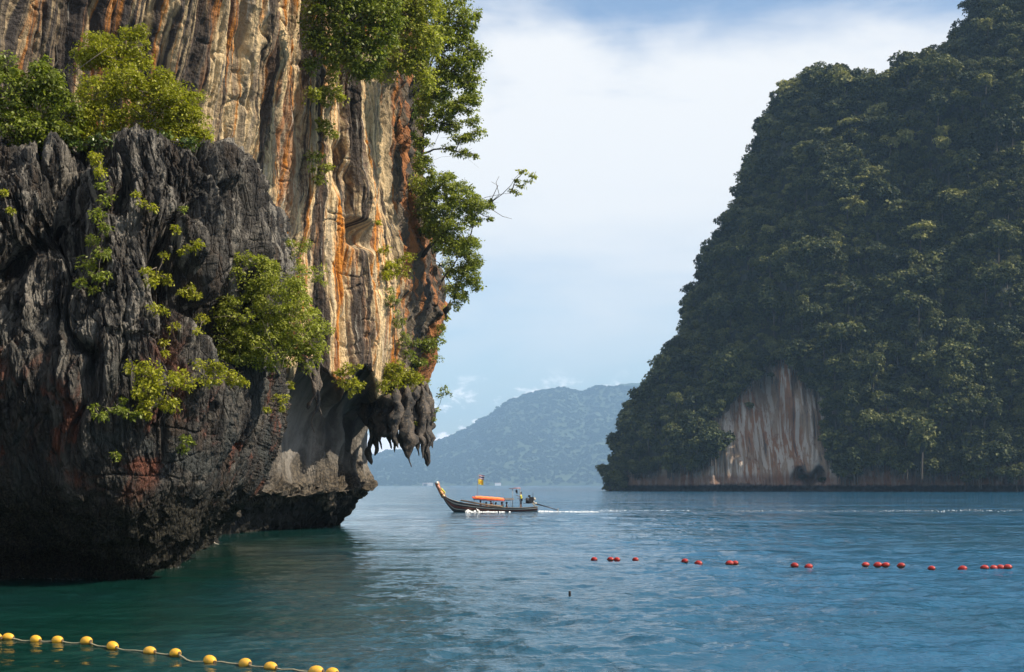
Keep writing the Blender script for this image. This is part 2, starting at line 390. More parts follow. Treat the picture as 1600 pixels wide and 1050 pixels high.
# ------------------------------------------------------------------ water
OCT = [(9.0, 0.014, 1.0), (3.4, 0.042, 2.3), (1.5, 0.080, 3.7), (0.62, 0.10, 5.1), (0.28, 0.08, 7.9)]
def wave_h(x, y, cell):
    x = np.asarray(x, float); y = np.asarray(y, float); h = np.zeros_like(x)
    # sheltered water below the cliff is calmer; breezier towards the open side
    gust = 0.38 + 0.62*sstep(-8, 6, x - 0.02*y) + 0.25*perlin(x/14, y/40, x*0+2.2)
    for lam, slope, sd in OCT:
        fade = sstep(0.75, 0.25, cell/lam) if True else 1
        a = slope*lam
        n = perlin(x/(lam*1.9)+sd*3.1, y/lam+sd, x*0+sd)
        n = n + 0.5*perlin((x*0.85+y*0.5)/(lam*1.1)+sd*9, (y*0.85-x*0.5)/(lam*0.8)-sd, x*0+sd*2)
        h = h + a*(0.45-np.abs(n)*1.6+0.3*n)*fade*0.9
    return h*gust
def cell_at(r):
    r = np.asarray(r, float); return np.maximum(r*r/(H*1422*4.2), 0.03)
def water():
    # concentric rings round the beach, closer together near it
    r = [1.5]
    while r[-1] < 23: r.append(r[-1]*1.06)
    q = 1/r[-1]; rr = list(r)
    rows = np.linspace(q, 1/9000.0, 820); rr += list(1/rows[1:])
    rr += [14000, 22000, 40000]
    rr = np.array(rr)
    ang = np.concatenate([np.linspace(-180, -21.5, 60)[:-1], np.linspace(-21.5, 21.5, 640), np.linspace(21.5, 180, 60)[1:]])
    ang = np.radians(ang)
    R, A = np.meshgrid(rr, ang, indexing='ij')
    X = R*np.sin(A); Y = R*np.cos(A)
    cell = cell_at(R) + np.where(np.abs(A) > math.radians(21.6), R*0.05, R*0.0012)
    Z = wave_h(X, Y, cell)
    V = np.stack([X, Y, Z], -1).reshape(-1, 3)
    me = mesh_np('sea', V, grid_faces(len(rr), len(ang))[:, ::-1])
    m, t, b = newmat('sea_water')
    g = N(t, 'ShaderNodeNewGeometry'); P = g.outputs['Position']
    sp = N(t, 'ShaderNodeSeparateXYZ'); t.links.new(P, sp.inputs[0])
    n0 = noise(t, vscale(t, P, (0.05, 0.03, 0)), 1.0, 4, 0.6, 0.4)
    # shallow green over sand near the cliff, blue where it deepens
    sh = mth(t, 'ADD', mth(t, 'MULTIPLY', sp.outputs[0], 0.09), mth(t, 'MULTIPLY', sp.outputs[1], 0.004))
    sh = mth(t, 'ADD', sh, mth(t, 'MULTIPLY', mth(t, 'SUBTRACT', n0, 0.5), 1.6))
    c = mixc(t, mrange(t, sh, -0.9, 0.9), (0.003, 0.028, 0.021), (0.013, 0.088, 0.172))
    c = mixc(t, mth(t, 'MULTIPLY', mrange(t, n0, 0.42, 0.62), 0.35), c, (0.010, 0.04, 0.05))
    t.links.new(c, b.inputs['Base Color'])
    b.inputs['Roughness'].default_value = 0.07; b.inputs['IOR'].default_value = 1.345
    w1 = noise(t, vscale(t, P, (0.62, 1.0, 1)), 0.42, 8, 0.62, 0.2)
    w2 = noise(t, vscale(t, P, (0.5, 1.0, 1)), 5.5, 4, 0.6, 0.3)
    gust = mrange(t, noise(t, vscale(t, P, (0.012, 0.035, 0)), 1.0, 4, 0.6, 0.5), 0.35, 0.65, 0.55, 1.25)
    calm = mrange(t, sh, -1.3, 0.5, 0.30, 1.0)
    w3 = noise(t, vscale(t, P, (0.75, 0.17, 1)), 1.0, 4, 0.55, 0.4)
    w4 = noise(t, vscale(t, P, (0.22, 0.045, 1)), 1.0, 4, 0.6, 0.4)
    bp = N(t, 'ShaderNodeBump'); bp.inputs['Distance'].default_value = 1.0; bp.inputs['Strength'].default_value = 1.0
    hh = mth(t, 'ADD', mth(t, 'MULTIPLY', w1, 0.40), mth(t, 'MULTIPLY', w2, 0.03))
    far = mrange(t, sp.outputs[1], 45.0, 160.0, 0.12, 1.0)
    hh = mth(t, 'ADD', hh, mth(t, 'MULTIPLY', far, mth(t, 'ADD', mth(t, 'MULTIPLY', w3, 0.9), mth(t, 'MULTIPLY', w4, 2.4))))
    t.links.new(mth(t, 'MULTIPLY', hh, mth(t, 'MULTIPLY', gust, calm)), bp.inputs['Height'])
    t.links.new(bp.outputs[0], b.inputs['Normal'])
    me.materials.append(m)
    return structure(link('sea', me), 'rippled sea, green below the cliff and blue further out')
SEA = water()

# ------------------------------------------------------------------ the two near cliffs (lofted, then weathered)
def catmull(K, t):   # K (n,...) keys, t in [0, n-1]
    n = len(K); i = np.clip(np.floor(t).astype(int), 0, n-2); f = t-i
    sh = (slice(None),)+(None,)*(K.ndim-1); f = f[sh]
    p0 = K[np.clip(i-1, 0, n-1)]; p1 = K[i]; p2 = K[i+1]; p3 = K[np.clip(i+2, 0, n-1)]
    return 0.5*((2*p1)+(-p0+p2)*f+(2*p0-5*p1+4*p2-p3)*f*f+(-p0+3*p1-3*p2+p3)*f**3)
def loft(levels, zs, ut, nv, ztop_fn=None, back=None):
    K = np.array([[[(p-800)/FPX*y, y, z] for p, y in lv] for lv, z in zip(levels, zs)])  # (L, n, 3)
    Ku = np.stack([catmull(k, ut) for k in K])                                           # (L, U, 3)
    zz = np.linspace(zs[0], zs[-1], nv) if np.ndim(nv) == 0 else nv
    tv = np.interp(zz, zs, np.arange(len(zs)))
    # smooth in height without overshoot: linear, then blurred
    G = catmull(Ku, tv)
    G[:, :, 2] = zz[:, None]
    return G      # (V, U, 3)
def normals(G):
    du = np.gradient(G, axis=1); dv = np.gradient(G, axis=0)
    n = np.cross(du, dv); n /= np.linalg.norm(n, axis=2)[..., None]+1e-9
    return n
def usample(segs):   # list of (from, to, count)
    return np.concatenate([np.linspace(a, b, c, endpoint=False) for a, b, c in segs]+[np.array([segs[-1][1]])])

def cliff_a():
    zs = [-1.5, 0.0, 0.9, 1.8, 3.2, 6.0, 9.0, 12.0, 14.2, 15.2]
    L = [
     [(-700,34),(-150,45),(0,47.5),(120,48),(215,48.5),(262,53),(292,61),(318,71),(330,81),(250,96)],
     [(-700,34),(-150,44.5),(0,46.6),(120,47.2),(212,47.8),(262,52),(292,60),(320,70),(335,80),(250,95)],
     [(-700,33),(-150,43.5),(0,45.6),(125,45.8),(232,46.8),(284,51.5),(310,60),(332,70),(342,80),(250,94)],
     [(-700,32.5),(-150,42.8),(0,44.7),(130,44.8),(254,46.0),(312,51),(340,59),(352,69),(352,79),(250,93)],
     [(-700,32),(-150,42),(0,43.8),(140,43.9),(275,45.3),(345,50),(378,57),(388,67),(382,78),(250,93)],
     [(-700,32),(-150,41.6),(0,43.2),(150,43.2),(300,44.8),(386,49),(412,55),(418,64),(410,76),(250,92)],
     [(-700,32),(-150,41.9),(0,43.6),(150,43.8),(308,45.2),(396,49),(420,54),(424,62),(410,75),(250,92)],
     [(-700,33),(-150,42.2),(0,43.6),(150,44.6),(310,45.8),(400,49),(420,53),(414,61),(400,74),(250,92)],
     [(-700,35),(-150,44),(-5,45.4),(150,46.4),(306,46.8),(392,49.6),(412,53),(404,60),(390,73),(250,91)],
     [(-700,39),(-160,48),(-10,49.5),(140,50.0),(296,49.8),(372,51.6),(392,54.5),(388,60),(370,72),(250,90)],
    ]
    ut = usample([(0, 1, 14), (1, 2, 50), (2, 3, 210), (3, 4, 190), (4, 5, 160), (5, 6, 110), (6, 8, 120), (8, 9, 12)])
    G = loft(L, zs, ut, 620)
    n = normals(G)
    if n[300, 300, 1] > 0: n = -n
    X, Y, Z = G[..., 0], G[..., 1], G[..., 2]
    # arc length coordinate for vertical fluting
    wx = X + 0.5*fbm(X/3, Y/3, Z/3, 3); wy = Y + 0.5*fbm(X/3+9, Y/3, Z/3, 3); wz = Z + 0.8*fbm(X/4, Y/4+5, Z/4, 3)
    up = sstep(3.0, 8.0, Z); tide = sstep(3.2, 1.2, Z)
    d = 1.2*fbm(wx/4.6, wy/4.6, wz/10.0, 3)
    d += 0.8*up*(ridged(wx/2.4, wy/2.4, wz/12.0, 3)-0.35)
    br = 0.55+0.45*fbm(wx/2.2, wy/2.2, wz/1.6, 3)*2
    d += 0.42*(0.3+0.7*up)*(ridged(wx/0.95+5, wy/0.95, wz/7.0, 4, 0.6)-0.3)*br
    w1, w2, cid = worley(wx/1.1, wy/1.1, wz/4.2)
    d += (0.50*(cid-0.5) + 0.32*np.minimum(w2-w1, 0.3)-0.08)*(0.35+0.65*up)
    w1, w2, cid = worley(wx/0.42+3, wy/0.42, wz/1.9)
    d += (0.22*(cid-0.5) + 0.12*np.minimum(w2-w1, 0.3))*(0.35+0.65*up)
    bl = np.abs(perlin(wx/0.55+2, wy/0.55, wz/4.5)); d -= 0.30*np.exp(-bl/0.055)*(0.2+0.8*up)*np.clip(br, 0, 1.3)
    bl = np.abs(perlin(wx/0.24+7, wy/0.24, wz/2.0)); d -= 0.14*np.exp(-bl/0.07)*(0.35+0.65*up)
    w1, w2, cid = worley(X/0.17+3, Y/0.17, Z/0.50); d += (0.12*(cid-0.5) + 0.05*np.minimum(w2-w1, 0.4))*(0.4+0.6*up)
    d += 0.12*ridged(X/0.20, Y/0.20, Z/0.8, 3, 0.65)*(0.4+0.6*up)
    hc = np.abs(perlin(X/3.0, Y/3.0, wz/0.8+4)); d -= 0.16*np.exp(-hc/0.03)*sstep(0.0, 0.3, fbm(X/2, Y/2, Z/2+8, 2))
    d += -0.35*tide + tide*(0.10*fbm(X/0.22, Y/0.22, Z/0.22, 3) + 0.25*ridged(X/1.0, Y/1.0, Z/0.8, 3))
    # deep clefts
    cl = perlin(wx/5.2+3.3, wy/5.2, wz/26.0)
    d -= 1.9*np.exp(-(cl/0.055)**2)*sstep(4.0, 8.5, Z)
    cl2 = perlin(wx/2.4+1.3, wy/2.4+7, wz/14.0)
    d -= 0.75*np.exp(-(cl2/0.05)**2)*sstep(3.0, 7, Z)
    top = sstep(13.6, 15.2, Z)
    d = d*(1-0.45*top)
    G = G + n*d[..., None]
    # jagged crest
    G[..., 2] += top*(1.1*ridged(X/1.3, Y/1.3, Z*0, 3)+0.5*ridged(X/0.5, Y/0.5, Z*0, 2)-1.25)
    # the plateau behind the crest
    back = []
    for k in range(1, 16):
        f = k/15; r = G[-1].copy()
        cx = np.interp(ut, [0, 9], [-40, -30]); cy = np.interp(ut, [0, 9], [60, 84])
        r[:, 0] += (cx-r[:, 0])*f; r[:, 1] += (cy-r[:, 1])*f
        r[:, 2] += 0.7*fbm(r[:, 0]/1.5, r[:, 1]/1.5, r[:, 0]*0, 3)*min(1, f*6) - 0.8*math.sin(f*3.1)
        back.append(r)
    G = np.concatenate([G, np.array(back)])
    nv, nu = G.shape[:2]
    V = G.reshape(-1, 3)
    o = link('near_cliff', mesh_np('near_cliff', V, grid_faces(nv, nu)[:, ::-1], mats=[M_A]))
    structure(o, 'black jagged limestone headland at the left, undercut at the waterline')
    return V
def cliff_b():
    zs = [-1.5, 0.0, 0.9, 2.6, 4.8, 7.6, 9.2, 10.4, 13.0, 17.0, 24.0, 30.0, 38.0, 62.0]
    L = [
     [(-250,72),(0,78),(200,84),(340,88),(400,94),(455,100),(512,106),(528,110),(520,117),(400,150)],
     [(-250,71),(0,77),(200,83),(340,87),(400,93),(462,98.5),(520,104.5),(537,109),(530,116),(400,150)],
     [(-250,71),(0,76.5),(200,82),(345,86),(408,92),(472,97.5),(532,103),(550,108),(545,116),(400,150)],
     [(-250,70),(0,75.6),(200,80),(352,85),(420,90),(490,95.5),(552,101),(578,106.5),(570,115),(400,150)],
     [(-250,70),(0,77.5),(200,83),(352,87.5),(422,93.0),(492,98.5),(550,103.5),(573,108),(562,118),(400,150)],
     [(-250,70),(0,78),(200,84.5),(352,88),(426,93.8),(498,99.2),(556,104),(580,109),(572,119),(400,150)],
     [(-250,69),(0,77),(200,83),(352,87.6),(434,93.4),(512,98.6),(576,103.8),(602,109.5),(588,118),(400,150)],
     [(-250,68),(0,75.5),(200,80.5),(354,85.5),(440,90.0),(526,94.0),(606,98.5),(650,105),(640,116),(400,150)],
     [(-250,67),(0,74.5),(205,79.5),(362,84.5),(448,89.0),(532,93.5),(614,97.8),(668,104.5),(660,116),(400,150)],
     [(-250,66),(15,73.5),(218,78.0),(374,83.5),(454,88.0),(532,92.5),(614,97.2),(688,104.5),(684,116),(400,150)],
     [(-240,64),(50,71),(250,76),(396,82),(466,87),(536,91.5),(604,96),(664,103),(660,116),(400,150)],
     [(-200,62),(95,69),(290,74),(420,80),(478,85),(540,90),(600,94.5),(660,101),(655,114),(400,150)],
     [(-150,59),(150,66),(340,71),(440,77),(490,83),(550,88),(602,93),(658,99),(652,112),(400,150)],
     [(-150,54),(200,60),(370,66),(460,72),(500,79),(545,86),(575,92),(600,99),(595,112),(400,150)],
    ]
    ut = usample([(0, 1, 40), (1, 2, 110), (2, 3, 110), (3, 4, 120), (4, 5, 130), (5, 6, 130), (6, 7, 110), (7, 8, 60), (8, 9, 14)])
    G = loft(L, zs, ut, np.concatenate([np.linspace(-1.5, 38, 690), np.linspace(38, 62, 60)[1:]]))
    n = normals(G)
    if n[300, 400, 1] > 0: n = -n
    X, Y, Z = G[..., 0].copy(), G[..., 1].copy(), G[..., 2].copy()
    mid = G[400]; arc = np.concatenate([[0], np.cumsum(np.linalg.norm(np.diff(mid[:, :2], axis=0), axis=1))])
    U = np.broadcast_to(arc[None, :], X.shape)
    i6 = np.searchsorted(ut, 5.75); a6 = arc[i6]; a7 = arc[np.searchsorted(ut, 7.0)]
    tipv = (U-a6)/(a7-a6)
    wall = sstep(9.6, 11.0, Z); cave = 1-wall; tip = sstep(0.1, 0.9, tipv)*wall
    Uw = U + 1.3*fbm(U/7, Z/14, U*0, 3)
    d = 0.9*fbm(U/6.0, Z/11.0, U*0+3, 3)
    # drapery: rounded vertical folds with narrow grooves between
    f1 = np.abs(perlin(Uw/2.6, Z/26.0, U*0+1.5)); f2 = np.abs(perlin(Uw/1.05+4, Z/15.0, U*0+7.5)); f3 = np.abs(perlin(Uw/0.42+8, Z/8.0, U*0+2.5))
    m1 = sstep(-0.25, 0.35, fbm(U/5+7, Z/13, U*0+9, 3)); m2 = sstep(-0.2, 0.3, fbm(U/2.6+1, Z/6, U*0+19, 3))
    d += wall*((0.45+0.55*m1)*(1.8*np.sqrt(f1+0.003)-0.7) + (0.2+0.8*m2)*(0.75*np.sqrt(f2+0.003)-0.3) + m1*0.26*np.sqrt(f3+0.003))
    d += wall*0.28*fbm(X/1.8, Y/1.8, Z/3.6, 4, 0.6)*(1.2-m1)
    w1, w2, cid = worley(Uw/1.6, Z/3.4, U*0+0.5); d += wall*(0.12*(cid-0.5)+0.14*np.minimum(w2-w1, 0.25))*(1.1-m2)
    hc = np.abs(perlin(U/2.5, Z/1.1, U*0+14)); d -= wall*0.22*np.exp(-hc/0.035)*sstep(0.0, 0.3, fbm(U/2, Z/2, U*0+8, 2))
    d += wall*0.35*ridged(X/1.7, Y/1.7, Z/7.0, 3)*sstep(0.45, 0.62, 0.5+0.5*fbm(U/5+2, Z/9, U*0+4, 2))
    d += wall*(0.2*fbm(X/0.5, Y/0.5, Z/1.2, 4, 0.6) - 0.28*np.exp(-np.abs(perlin(Uw/0.8+11, Z/11.0, U*0+1))/0.05))
    # tip: broken dark rock, hollows
    d += tip*(0.9*(ridged(X/1.8, Y/1.8, Z/4.5, 3)-0.35) + 0.3*ridged(X/0.6, Y/0.6, Z/1.4, 2))
    # ragged lip: the drapes end at different heights
    d += cave*(0.5*fbm(U/3.0, Z/3.0, U*0+8, 4) + 0.10*fbm(X/0.5, Y/0.5, Z/0.5, 3))
    rib = np.exp(-(perlin(Uw/3.4+2, Z/20.0, U*0+5)/0.10)**2)
    d += cave*sstep(2.2, 3.5, Z)*(0.9*rib-0.2)
    low = sstep(4.4, 2.8, Z)
    w1, w2, cid = worley(X/0.9, Y/0.9, Z/0.7)
    d += low*0.9*fbm(U/2.2, Z/2.2, U*0+31, 3) + low*(0.35*(cid-0.5)+0.3*np.minimum(w2-w1, 0.4) + 0.3*ridged(X/1.4, Y/1.4, Z/1.2, 3))
    # hollows high in the wall
    for (pu, pz, su, sz, dep) in ((590, 365, 1.2, 0.8, 2.2), (555, 260, 0.7, 1.6, 0.9), (570, 300, 0.4, 1.8, 0.8)):
        px, py = PX(np.stack([X, Y, Z], -1)[:, i6-60:i6+200])
        q = np.argmin((px-pu)**2+(py-pz)**2); r_, c_ = np.unravel_index(q, px.shape); c_ += i6-60
        d -= dep*np.exp(-((U-U[r_, c_])/su)**4-((Z-Z[r_, c_])/sz)**4)
    d -= 1.35 + 0.5*tip
    G = G + n*d[..., None]
    lipd = 1.2*np.maximum(0, perlin(Uw/1.3, U*0, U*0+6)+0.1)+2.4*np.maximum(0, perlin(U/4.2, U*0+3, U*0+6)+.15)-0.9*np.maximum(0, perlin(U/3.3+5, U*0+9, U*0))
    G[..., 2] -= lipd*sstep(7.6, 10.2, Z)*sstep(15.0, 10.6, Z)
    back = []
    for k in range(1, 13):
        f = k/12; r = G[-1].copy()
        cx = np.interp(ut, [0, 9], [-70, -45]); cy = np.interp(ut, [0, 9], [110, 160])
        r[:, 0] += (cx-r[:, 0])*f; r[:, 1] += (cy-r[:, 1])*f; r[:, 2] += 5*math.sin(f*1.6)
        back.append(r)
    Gf = np.concatenate([G, np.array(back)])
    nv, nu = Gf.shape[:2]
    V = Gf.reshape(-1, 3)
    flow = np.stack([np.broadcast_to(arc, (nv, nu)), np.concatenate([Z, Gf[len(Z):, :, 2]]), np.broadcast_to(tipv[0], (nv, nu))], -1).reshape(-1, 3)
    o = link('far_cliff', mesh_np('far_cliff', V, grid_faces(nv, nu)[:, ::-1], mats=[M_B], attrs={'flow': ('FLOAT_VECTOR', flow)}))
    structure(o, 'overhanging limestone wall streaked orange, cream and black behind the black headland')
    return V, o
VA = cliff_a()
VB, CLIFF_B = cliff_b()
_pa = np.stack([*PX(VA), VA[:, 1]], 1); _pb = np.stack([*PX(VB), VB[:, 1]], 1)
def on_rock(px, py, which='AB', rad=5):
    best = None
    for k, P, Vv in (('A', _pa, VA), ('B', _pb, VB)):
        if k not in which: continue
        m = (np.abs(P[:, 0]-px) < rad) & (np.abs(P[:, 1]-py) < rad) & (P[:, 2] > 20)
        if m.any():
            i = np.where(m)[0]; j = i[np.argmin(P[i, 2])]
            if best is None or VV_y(best) > Vv[j][1]: best = Vector(Vv[j].tolist())
    if best is None: return on_rock(px, py, which, rad*2) if rad < 200 else W(px, py, 60)
    return best
def VV_y(v): return v[1]

# stalactites hanging from the prow of the far cliff
rs = random.Random(5)
def stalactite(px, y0, y1, Y, w, k):
    a = W(px, y0, Y); b = W(px+rs.uniform(-2, 3), y1, Y)
    n = 26; sides = 14; V = []
    ln = (a-b).length; w *= rs.choice((0.65, 0.85, 1.0, 1.35))
    for i in range(n+1):
        f = i/n; c = a.lerp(b, f); r0 = 1.25*w*FPX**-1*Y*(1-f)**0.42*(0.8+0.28*math.sin(f*7+k*1.7)+0.15*math.sin(f*17+k))
        r0 = max(r0*min(1.0, 0.1+f*4.5), 0.02)
        for s in range(sides):
            an = 2*math.pi*s/sides
            V.append([c.x+math.cos(an)*r0, c.y+math.sin(an)*r0*1.2, c.z])
    V = np.array(V); x, y, z = V[:, 0], V[:, 1], V[:, 2]
    cx = np.repeat(np.array([(a.lerp(b, i/n)).x for i in range(n+1)]), sides); cy = Y
    dr = 0.42*ridged(x/0.55+k, y/0.55, z/1.6, 3)-0.08+0.4*fbm(x/0.35, y/0.35, z/0.4, 3)
    rad = np.sqrt((x-cx)**2+(y-cy)**2)+1e-6
    taper = np.minimum(1, rad/0.3)
    V[:, 0] += (x-cx)/rad*dr*taper; V[:, 1] += (y-cy)/rad*dr*taper
    V[:, 0] += 0.4*perlin(z/1.2+k, z*0+k)
    F = []
    for i in range(n):
        for s in range(sides):
            F.append((i*sides+s, i*sides+(s+1) % sides, (i+1)*sides+(s+1) % sides, (i+1)*sides+s))
    me = mesh_np('stalactite', V, np.array(F)[:, ::-1], mats=[M_S])
    link('stalactite', me, CLIFF_B)
def rockS():
    m, t, b = newmat('stalactite_rock')
    g = N(t, 'ShaderNodeNewGeometry'); P = g.outputs['Position']
    n1 = noise(t, vscale(t, P, (1, 1, 0.3)), 1.6, 6, 0.65); n2 = noise(t, P, 7, 5, 0.65)
    c = mixc(t, mrange(t, n1, 0.42, 0.6), (0.026, 0.024, 0.023), (0.10, 0.078, 0.06))
    c = mixc(t, mrange(t, n2, 0.55, 0.72), c, (0.24, 0.18, 0.12))
    t.links.new(c, b.inputs['Base Color']); b.inputs['Roughness'].default_value = 0.8
    bp = N(t, 'ShaderNodeBump'); bp.inputs['Distance'].default_value = 0.12
    t.links.new(n2, bp.inputs['Height']); t.links.new(bp.outputs[0], b.inputs['Normal'])
    return m
M_S = rockS()
for k, (px, y0, y1, Y, w) in enumerate([
    (577, 618, 726, 104.5, 7), (584, 612, 712, 103.5, 8), (593, 612, 690, 102.5, 10), (590, 620, 678, 104.5, 10), (604, 606, 684, 102, 9), (611, 605, 676, 103, 9),
    (618, 600, 700, 101.5, 9), (622, 606, 708, 103, 7), (628, 602, 705, 102.5, 8), (636, 600, 718, 102, 8), (641, 610, 730, 103, 6), (634, 600, 690, 104, 9),
    (648, 604, 700, 102.5, 9), (653, 600, 712, 103.5, 8), (658, 602, 716, 102.5, 7), (664, 604, 722, 103.5, 7), (668, 600, 729, 104, 6), (672, 606, 700, 104.8, 5),
    (644, 596, 680, 104.5, 11), (626, 596, 672, 104.2, 11), (661, 596, 690, 105.5, 10), (600, 598, 664, 104.0, 12),
    (492, 560, 676, 93.2, 3.4), (487, 560, 640, 93.0, 4), (498, 565, 650, 93.6, 3.2),
    (724-24, 470, 500, 106.0, 3), (686, 655, 640, 107, 3)]):
    if y1 > y0: stalactite(px, y0, y1, Y, w, k)
for k in range(16):
    px = rs.uniform(580, 674); stalactite(px, 640, rs.uniform(668, 712)+(8 if px > 610 else -2), rs.uniform(102, 105), rs.uniform(2.0, 4.0), 40+k)

# ------------------------------------------------------------------ the wooded island on the right
RIDGE = np.array([(958,752),(966,712),(985,668),(1012,636),(1042,598),(1066,552),(1078,508),(1104,440),(1132,395),(1156,340),(1172,285),(1194,228),
  (1230,168),(1262,140),(1300,134),(1345,148),(1385,152),(1412,130),(1468,108),(1505,84),(1522,35),(1545,-25),(1600,-70),(1700,-130),(1900,-220),(2200,-260),(2700,-200),(3300,100),(3700,700)], float)
def island():
    pxs = np.concatenate([np.linspace(958, 1640, 400), np.linspace(1640, 3700, 130)[1:]])
    rp = np.interp(pxs, RIDGE[:, 0], RIDGE[:, 1])
    mono = np.minimum.accumulate(RIDGE[:, 1][:24]); sil_y = mono[::-1]; sil_x = RIDGE[:24, 0][::-1]
    T = np.linspace(0, 1, 300)
    PXg, Tg = np.meshgrid(pxs, T)
    PY = 771 + (rp[None, :]-771)*Tg
    Yc = np.interp(PXg, [958, 1250, 1640, 3700], [700, 668, 630, 600])
    xm = (PXg-800)*0.305; zm = (758-PY)*0.305
    xs = xm+zm*0.35; nz = 30*fbm(xs/70+3, zm/150, xm*0+1, 3) + 14*(ridged(xs/38, zm/120, xm*0+8, 2)-.4)*sstep(0, 25, zm) + 8*fbm(xm/24, zm/30, xm*0+6, 3)
    pl = np.interp(PY, sil_y, sil_x); s = np.clip((PXg-pl)*0.31/75, 0, 1)
    rnd = 75*(1-np.sqrt(np.clip(1-(1-s)**2, 0, 1)))
    bare = bare_mask(PXg, PY)
    flt = bare*(3*ridged(xm/6, zm/60, xm*0+3, 3) + 1.8*ridged(xm/2.2, zm/30, xm*0+5, 2)-13) + 1.6*ridged(xm/4, zm/9, xm*0+2, 3)*sstep(748, 760, PY)
    under = (5+3*fbm(xm/12, xm*0, xm*0, 3))*sstep(756+4*fbm(xm/20, xm*0+3, xm*0, 2), 765, PY)
    cavem = 15*np.exp(-((PXg-1264)/24)**4-((PY-747-6*np.sin(PXg/5))/11)**4)
    Y = Yc + rnd
    for _ in range(6):
        Z = H-(PY-HZ)/FPX*Y
        Y = Yc + np.maximum(Z, 0)*0.40 + rnd - nz - flt*0.8 + under + cavem
    Z = H-(PY-HZ)/FPX*Y; X = (PXg-800)/FPX*Y
    G = np.stack([X, Y, Z], -1)
    back = []
    for k in range(1, 14):
        f = k/13; r = G[-1].copy(); r[:, 1] += 320*f*np.clip(r[:, 2]/150, 0.15, 1); r[:, 0] += 40*f*np.clip(1-(pxs-958)/400, 0, 1)
        r[:, 2] = r[:, 2]*(1-f**1.5) - 3*f; back.append(r)
    Gf = np.concatenate([G, np.array(back)]); nv, nu = Gf.shape[:2]
    bm = np.concatenate([bare, np.zeros((13, len(pxs)))])
    o = link('wooded_island', mesh_np('wooded_island', Gf.reshape(-1, 3), grid_faces(nv, nu)[:, ::-1], mats=[M_I], attrs={'bare': ('FLOAT', bm)}))
    structure(o, 'steep forested limestone island with a bare streaked cliff at the water')
    return G, PXg, PY, bare
def bare_mask(px, py):
    n = 46*fbm(px/50, py/60, px*0+4, 4)+26*fbm(px/11, py/22, px*0+9, 3)
    m = sstep(3, -3, np.maximum(np.abs(px-1198+n)-98+np.maximum(0, 660-py)*0.95*np.where(px < 1215, 1, 0.25), 556-py+np.abs(px-1222)*0.9+n))*(py < 772)
    for (cx, cy, sx, sy) in ((1382, 645, 9, 26), (1436, 668, 9, 22), (1520, 722, 16, 26), (1345, 728, 45, 12), (1430, 740, 60, 9), (1320, 600, 6, 14), (1050, 742, 26, 9), (1590, 735, 22, 10)):
        m = np.maximum(m, 1.0*sstep(1.5, 0.8, ((px-cx+n*.6)/sx)**2+((py-cy+n*.8)/sy)**2+1.3*fbm(px/9+3, py/16, px*0+2, 3)))
    m = np.maximum(m, sstep(-5, 5, py-743+30*fbm(px/22+1, py/60, px*0+2, 4)+np.where(px < 1290, 8, 0)))
    return m
IG, IPX, IPY, IBARE = island()

# ------------------------------------------------------------------ foliage generators
rng = np.random.RandomState(11)
def leaf_arrays(C, Rr, per, size, rng, up=0.45, shell=0.5, droop=0.25, width=0.5, out=0.55, jit=0.5):
    """clump centres C (n,3), radii Rr (n,3), `per` leaves each -> vertices, faces, tint"""
    n = len(C); idx = np.repeat(np.arange(n), per); N_ = len(idx)
    d = rng.normal(size=(N_, 3)); d[:, 2] += up; d /= np.linalg.norm(d, axis=1)[:, None]
    rad = shell + (1.08-shell)*rng.rand(N_)**0.7
    p = C[idx] + d*Rr[idx]*rad[:, None]
    nn = d*out + np.array([0, 0, 0.45]) + rng.normal(size=(N_, 3))*jit; nn /= np.linalg.norm(nn, axis=1)[:, None]
    t = rng.normal(size=(N_, 3)) + d*0.8 - np.array([0, 0, droop]); t -= nn*(t*nn).sum(1)[:, None]; t /= np.linalg.norm(t, axis=1)[:, None]+1e-9
    b = np.cross(nn, t)
    L = size*(0.45+1.1*rng.rand(N_)); L = L[:, None]; Wd = L*width
    v0 = p; v1 = p+t*L*0.45+b*Wd*0.5-nn*L*0.08; v2 = p+t*L-np.array([0, 0, 1])*L*0.15; v3 = p+t*L*0.45-b*Wd*0.5-nn*L*0.08
    V = np.stack([v0, v1, v2, v3], 1).reshape(-1, 3)
    F = np.arange(N_*4).reshape(-1, 4)
    ct = rng.rand(n)
    tint = np.clip(0.5+(ct[idx]-0.5)*0.5+rng.normal(size=N_)*0.2, 0, 1)
    return V, F, np.repeat(tint, 4)
def ell(n, rng, c, r, shell=0.0):
    d = rng.normal(size=(n, 3)); d /= np.linalg.norm(d, axis=1)[:, None]
    q = (shell**3+(1-shell**3)*rng.rand(n))**(1/3)
    return np.array(c)+d*q[:, None]*np.array(r)

